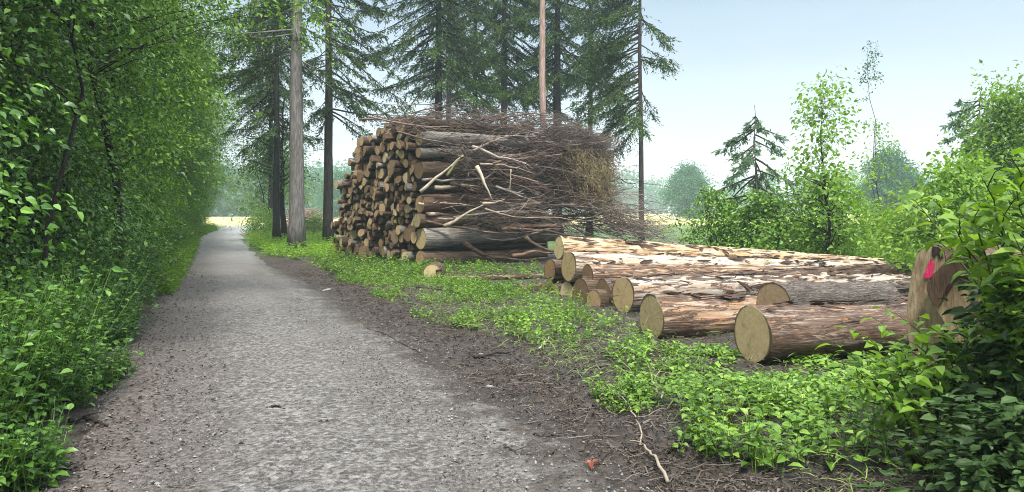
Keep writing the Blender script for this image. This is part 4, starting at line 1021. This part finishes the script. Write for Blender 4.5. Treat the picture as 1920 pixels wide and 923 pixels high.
# second heap far back
def far_heap():
    r = np.random.default_rng(66); mb = MB()
    for i in range(900):
        u = r.normal(size=2) * [1.3, .8]; z = abs(r.normal()) * .7 * max(0.1, 1 - abs(u[0]) / 3.2)
        p = np.array([-13.6 + u[0], 49 + u[1], z]); a = r.normal() * .5; l = .5 + r.random()
        d = np.array([math.cos(a), math.sin(a), r.normal() * .35]) * l
        mb.tube([p - d * .5, p, p + d * .5], [.03, .03, .012], 4, False, r=r)
    o = link('brush_pile', mb.mesh('brush_pile', M['twig_red'])); tag(o, 'low brown heap of branches far back between the grey trunk and the dark trunk', 'brush pile')
far_heap()

# ---- right foreground foliage
def leafy_sprigs(name, label, cat, root_xy, tips, ln, mat, seed, per=26, group=None, bark='stem', r0=.012, w=.6, side_len=1.0):
    """woody stems from one root reaching the given tips, alternate leaves in flat sprays along the outer half"""
    r = np.random.default_rng(seed); t = thing(name, label, cat, (root_xy[0], root_xy[1], 0), 0, group)
    sb, lb = MB(), MB(); o = np.array([root_xy[0], root_xy[1], 0.0])
    for tp in tips:
        e = np.asarray(tp, float) - o; a = r.normal(size=3) * .04; a[2] = -.05
        pts = bez(a, e, .12 * np.linalg.norm(e), 10, r, .015)
        sb.tube(pts, np.linspace(r0, .0025, 10), 6, r=r)
        s = np.linspace(0, 1, 10)
        tanall = nrm(np.gradient(pts, axis=0))
        for j in range(5):                                         # side shoots
            u = .35 + .6 * (j + r.random()) / 5; b = np.array([np.interp(u, s, pts[:, k]) for k in range(3)])
            tg = tanall[min(9, int(u * 9))]; sd = nrm(np.cross(tg, [0, 0, 1.0]) + 1e-6) * (1 if j % 2 else -1)
            ee = b + (tg * .5 + sd * .8 + np.array([0, 0, .1 * r.normal() + .05])) * (.16 + .3 * r.random()) * side_len
            q = bez(b, ee, .02, 5, r, .006); sb.tube(q, np.linspace(.004, .0015, 5), 4, r=r)
            n = per // 4; v = .2 + .8 * (np.arange(n) + .5) / n
            c = np.stack([np.interp(v, np.linspace(0, 1, 5), q[:, k]) for k in range(3)], -1)
            t2 = nrm(ee - b); s2 = nrm(np.cross(t2, [0, 0, 1.0]))
            d = t2 * .55 + s2 * np.where(np.arange(n) % 2, 1, -1)[:, None] * .8 + r.normal(size=(n, 3)) * .2 + np.array([0, 0, -.25])
            lb.leaves(c, d, r.normal(size=(n, 3)) * .3 + [0, 0, 1], ln * (.65 + .55 * r.random(n)), w, True, .08, .25)
        n = per; v = .4 + .6 * (np.arange(n) + r.random(n)) / n
        c = np.stack([np.interp(v, s, pts[:, k]) for k in range(3)], -1)
        d = tanall[np.clip((v * 9).astype(int), 0, 9)] * .4 + r.normal(size=(n, 3)) * .6 + np.array([0, 0, -.2])
        lb.leaves(c, d, r.normal(size=(n, 3)) * .35 + [0, -.15, 1], ln * (.65 + .55 * r.random(n)), w, True, .08, .25)
    link('stem', sb.mesh('stem', M[bark], True), t); link('foliage', lb.mesh('foliage', M[mat]), t)
    return t
r = np.random.default_rng(88)
tips = [P(1890, 285, 3.9), P(1840, 330, 4.0), P(1905, 350, 3.7), P(1800, 400, 4.1), P(1860, 400, 3.9), P(1925, 300, 4.1), P(1790, 425, 4.2), P(1900, 440, 3.6), P(1870, 460, 4.0), P(1960, 380, 3.8), P(1750, 365, 4.5), P(1715, 375, 4.8)]
leafy_sprigs('sapling', 'large leaved bright sapling at the right edge above the dark bush', 'sapling', (3.0, 4.0), tips, .115, 'sapling_leaf', 901, 18, side_len=.7)
tips = [P(1590, 665, 4.9), P(1640, 640, 4.8), P(1690, 655, 4.7), P(1740, 640, 4.6), P(1790, 640, 4.6), P(1610, 700, 4.6), P(1680, 690, 4.5), P(1760, 690, 4.4), P(1720, 610, 4.9), P(1820, 625, 4.5), P(1650, 720, 4.3), P(1850, 690, 4.2)]
leafy_sprigs('shrub', 'bright young shrub with broad leaves in front of the marked butt', 'shrub', (2.55, 4.55), tips, .10, 'sapling_leaf', 902, 16)
tips = [P(1935, 500, 3.9), P(1915, 560, 4.0), P(1950, 490, 3.8), P(1895, 540, 4.3), P(1910, 610, 3.9), P(1965, 560, 3.6)]
leafy_sprigs('shrub', 'mid green arching shoots reaching left over the butt from the dark bush', 'shrub', (3.05, 4.1), tips, .105, 'hedge_leaf_light', 903, 14, side_len=.55)
m = broadleaf(250, 1.2, .02, .42, 80, 50, .072, .02, mat_l='dark_leaf', mat_b='bark_dark', cs=.17, full=True, stems=4)
db = tree('dark_bush', m, 'dense very dark leaved bush filling the lower right corner', 'bush', (3.08, 4.05, 0), .3, (1.05, 1.0, 1.0))
replant(db, (2.5, 3.55, 0), 2.0, (1.0, .8, .5), 'low dark leaved bush nearest the viewer in the lower right corner')
replant(db, (3.35, 4.6, 0), 3.4, (1.1, 1.1, 1.0), 'dark leaved bush behind the arching shoots at the right edge')

# ---- single sticks, stones and leaves lying about
def ground_stick(pxs, r0, mat, label, seed, z=.03, tw=1, name='stick'):
    rr = np.random.default_rng(seed); q = np.array([G(*p) for p in pxs]); q[:, 2] = ground_h(q[:, 0], q[:, 1]) + z
    rd = (q[:, 0] < Rx(q[:, 1])); q[rd, 2] = np.maximum(q[rd, 2], .02) + .005
    t = np.linspace(0, 1, len(q)); u = np.linspace(0, 1, 14)
    p = np.stack([np.interp(u, t, q[:, k]) for k in range(3)], -1); o = p[0].copy(); p -= o
    p[1:-1] += rr.normal(size=(12, 3)) * .008
    mb = MB(); mb.tube(p, np.linspace(r0, r0 * .4, 14), 7, r=rr, rough=.06)
    for _ in range(tw):
        i = rr.integers(3, 11); e = p[i] + np.append(rr.normal(size=2) * .12, .04); mb.tube(bez(p[i], e, .01, 4, rr), np.linspace(r0 * .4, .002, 4), 5, r=rr)
    ob = link(name, mb.mesh(name, M[mat], True)); ob.location = tuple(o); tag(ob, label, 'stick')
ground_stick([(1252, 916), (1232, 880), (1215, 862), (1203, 848), (1192, 812)], .0115, 'stick_grey', 'pale crooked stick lying at the bottom edge between mud and weeds', 1, .04)
ground_stick([(1192, 812), (1180, 780), (1150, 745)], .006, 'stick_grey', 'thin pale twig running on from the crooked stick into the weeds', 2, .06)
ground_stick([(1240, 772), (1222, 735), (1210, 690)], .007, 'stick_grey', 'thin bent pale stick in the weeds under the second log', 3, .1)
ground_stick([(1000, 822), (1035, 826), (1062, 826)], .008, 'twig_dark', 'dark twig lying on the wet road edge at the muddy side', 4)
ground_stick([(945, 842), (975, 858), (1000, 858)], .007, 'twig_dark', 'thin bent dark twig on the road in the right wheel track', 5)
ground_stick([(1022, 862), (1036, 858), (1046, 848)], .008, 'twig_dark', 'short dark twig on the road near the rust red leaf', 6)
ground_stick([(130, 800), (165, 792), (205, 805)], .02, 'twig_dark', 'dark branch piece at the left road edge by the weeds', 7)
ground_stick([(105, 888), (125, 886), (150, 892)], .012, 'twig_dark', 'short black stick at the lower left of the road', 8)
ground_stick([(500, 770), (520, 769), (535, 772)], .011, 'twig_dark', 'small dark bark chip in the middle of the road', 9, tw=0)
ground_stick([(690, 620), (730, 632), (770, 656), (800, 672)], .012, 'twig_dark', 'long dark branch along the right road edge', 10)
ground_stick([(780, 545), (830, 548), (870, 556)], .022, 'twig_dark', 'dark branch lying across the weeds before the short yellow log end', 11)
ground_stick([(890, 680), (930, 676), (965, 668)], .022, 'twig_dark', 'dark muddy branch piece on the churned mud', 12)
ground_stick([(1010, 660), (1025, 645), (1040, 630)], .012, 'twig_pale', 'pale slanting twig on the mud left of the weeds tuft', 13)
ground_stick([(1020, 553), (1060, 548), (1090, 538)], .014, 'twig_dark', 'dark stick crossing in front of the lower log ends', 14, .28)
ground_stick([(600, 798), (612, 797), (625, 800)], .009, 'twig_dark', 'small black twig on the road right of the middle', 15, tw=0)
def stone(px, py, s, label, mat, seed, name='stone', flat=.5, cat='stone'):
    rr = np.random.default_rng(seed); c = G(px, py); c[2] = max(float(ground_h(np.array(c[0]), np.array(c[1]))), .0) + s * .2
    mb = MB(); n, m_ = 6, 9; v = []
    for i in range(n):
        ph = math.pi * (i + .5) / n
        for j in range(m_):
            a = 2 * math.pi * j / m_; q = s * (1 + .22 * rr.normal()); v.append((q * math.sin(ph) * math.cos(a) * 1.3, q * math.sin(ph) * math.sin(a), q * flat * math.cos(ph)))
    q = [(i * m_ + j, (i + 1) * m_ + j, (i + 1) * m_ + (j + 1) % m_, i * m_ + (j + 1) % m_) for i in range(n - 1) for j in range(m_)]
    v += [(0, 0, s * flat), (0, 0, -s * flat)]; k = n * m_
    mb.add(v, q, [(k, j, (j + 1) % m_) for j in range(m_)] + [(k + 1, (n - 1) * m_ + (j + 1) % m_, (n - 1) * m_ + j) for j in range(m_)])
    o = link(name, mb.mesh(name, M[mat])); o.location = tuple(c); tag(o, label, cat)
stone(902, 675, .045, 'pale wet stone on the churned mud', 'stone_pale', 1)
stone(918, 731, .03, 'small pale stone at the muddy road edge', 'stone_pale', 2)
stone(612, 547, .06, 'whitish stone at the far right road edge before the weeds', 'stone_pale', 3)
stone(945, 812, .028, 'dark clod on the road among the dark twigs', 'scar', 5, 'clod', .8, 'clod')
def red_leaf():
    c = G(1102, 876); mb = MB(); rr = np.random.default_rng(3); n = 4
    mb.leaves(np.array([0, 0, .0]) + rr.normal(size=(n, 3)) * .008, rr.normal(size=(n, 3)) * [1, 1, .3] + [.3, 0, .1], rr.normal(size=(n, 3)) * .4 + [0, -.3, 1], .055, .6, True, .2, .3)
    o = link('fallen_leaf', mb.mesh('fallen_leaf', M['red_leaf'])); o.location = (c[0], c[1], .035); tag(o, 'curled rust red leaf lying on the road', 'leaf')
red_leaf()

# ------------------------------------------------------------------ air
def haze():
    mb = MB(); x0, x1, y0, y1, z0, z1 = -1250, 1250, -1250, 1250, -1.4, 24
    v = [(x, y, z) for z in (z0, z1) for x, y in ((x0, y0), (x1, y0), (x1, y1), (x0, y1))]
    mb.add(v, [(3, 2, 1, 0), (4, 5, 6, 7), (0, 1, 5, 4), (1, 2, 6, 5), (2, 3, 7, 6), (3, 0, 4, 7)])
    m = bpy.data.materials.new('pale_air'); m.use_nodes = True; t = m.node_tree; t.nodes.clear()
    o = t.nodes.new('ShaderNodeOutputMaterial'); pv = t.nodes.new('ShaderNodeVolumePrincipled')
    pv.inputs['Color'].default_value = (.74, .92, .98, 1); pv.inputs['Density'].default_value = .0011; pv.inputs['Anisotropy'].default_value = .2
    t.links.new(pv.outputs[0], o.inputs['Volume'])
    stuff('haze', mb.mesh('haze', m), 'pale damp air over the fields')
haze()

# ------------------------------------------------------------------ light, sky, camera
SUN_EL, SUN_AZ = math.radians(60), math.radians(172)     # azimuth clockwise from +Y: high up behind the viewer
sd = Vector((math.sin(SUN_AZ) * math.cos(SUN_EL), math.cos(SUN_AZ) * math.cos(SUN_EL), math.sin(SUN_EL)))
sl = bpy.data.lights.new('sun', 'SUN'); sl.energy = 1.5; sl.angle = math.radians(10); sl.color = (1, .96, .9)
so = bpy.data.objects.new('sun', sl); COL.objects.link(so); so.rotation_euler = sd.to_track_quat('Z', 'Y').to_euler()
w = bpy.data.worlds.new('World'); sc.world = w; w.use_nodes = True
nt = w.node_tree; nt.nodes.clear()
out = nt.nodes.new('ShaderNodeOutputWorld'); bg = nt.nodes.new('ShaderNodeBackground'); bg.inputs['Strength'].default_value = .1
sky = nt.nodes.new('ShaderNodeTexSky'); sky.sky_type = 'NISHITA'; sky.sun_disc = False; sky.sun_elevation = SUN_EL; sky.sun_rotation = SUN_AZ
sky.air_density = 1.0; sky.dust_density = 3.0
tc = nt.nodes.new('ShaderNodeTexCoord'); sp = nt.nodes.new('ShaderNodeSeparateXYZ'); nt.links.new(tc.outputs['Generated'], sp.inputs[0])
rp = nt.nodes.new('ShaderNodeValToRGB'); e = rp.color_ramp.elements
e[0].position = 0; e[0].color = (.088, .090, .093, 1); e[1].position = .95; e[1].color = (.26, .275, .29, 1)
k = e.new(.10); k.color = (.070, .077, .083, 1); k = e.new(.28); k.color = (.0405, .0520, .0590, 1); k = e.new(.45); k.color = (.125, .14, .152, 1)
nt.links.new(sp.outputs[2], rp.inputs[0])
sc_ = nt.nodes.new('ShaderNodeVectorMath'); sc_.operation = 'SCALE'; sc_.inputs['Scale'].default_value = 26; nt.links.new(rp.outputs[0], sc_.inputs[0])
mx = nt.nodes.new('ShaderNodeMix'); mx.data_type = 'RGBA'; mx.inputs[0].default_value = .88     # overcast veil over the clear sky
cm = nt.nodes.new('ShaderNodeMapping'); cm.inputs['Scale'].default_value = (1.5, 1.5, 6); nt.links.new(tc.outputs['Generated'], cm.inputs[0])
cn = nt.nodes.new('ShaderNodeTexNoise'); cn.inputs['Scale'].default_value = 2.2; cn.inputs['Detail'].default_value = 5; nt.links.new(cm.outputs[0], cn.inputs['Vector'])
cr = nt.nodes.new('ShaderNodeMapRange'); cr.inputs[1].default_value = .35; cr.inputs[2].default_value = .65; cr.inputs[3].default_value = .97; cr.inputs[4].default_value = 1.05; nt.links.new(cn.outputs['Fac'], cr.inputs[0])
cs = nt.nodes.new('ShaderNodeVectorMath'); cs.operation = 'SCALE'; nt.links.new(sc_.outputs[0], cs.inputs[0]); nt.links.new(cr.outputs[0], cs.inputs['Scale'])
nt.links.new(sky.outputs[0], mx.inputs[6]); nt.links.new(cs.outputs[0], mx.inputs[7])
nt.links.new(mx.outputs[2], bg.inputs[0]); nt.links.new(bg.outputs[0], out.inputs[0])

cam = bpy.data.cameras.new('camera'); co = bpy.data.objects.new('camera', cam); COL.objects.link(co)
co.location = (0, 0, H0); co.rotation_euler = (math.radians(90), 0, 0)
cam.sensor_width = 36; cam.lens = F / 1920 * 36; cam.shift_y = -(461.5 - 395) / 1920; cam.clip_start = .05; cam.clip_end = 6000
sc.camera = co
vs = sc.view_settings; vs.view_transform = 'Standard'; vs.look = 'None'; vs.exposure = 2.2; vs.gamma = 1; vs.use_curve_mapping = False
cy = sc.cycles; cy.use_denoising = True; cy.denoising_prefilter = 'NONE'; cy.denoising_input_passes = 'RGB_ALBEDO_NORMAL'; cy.filter_width = 1.0; cy.max_bounces = 6; cy.diffuse_bounces = 2; cy.glossy_bounces = 2; cy.transmission_bounces = 3; cy.transparent_max_bounces = 4; cy.volume_bounces = 3
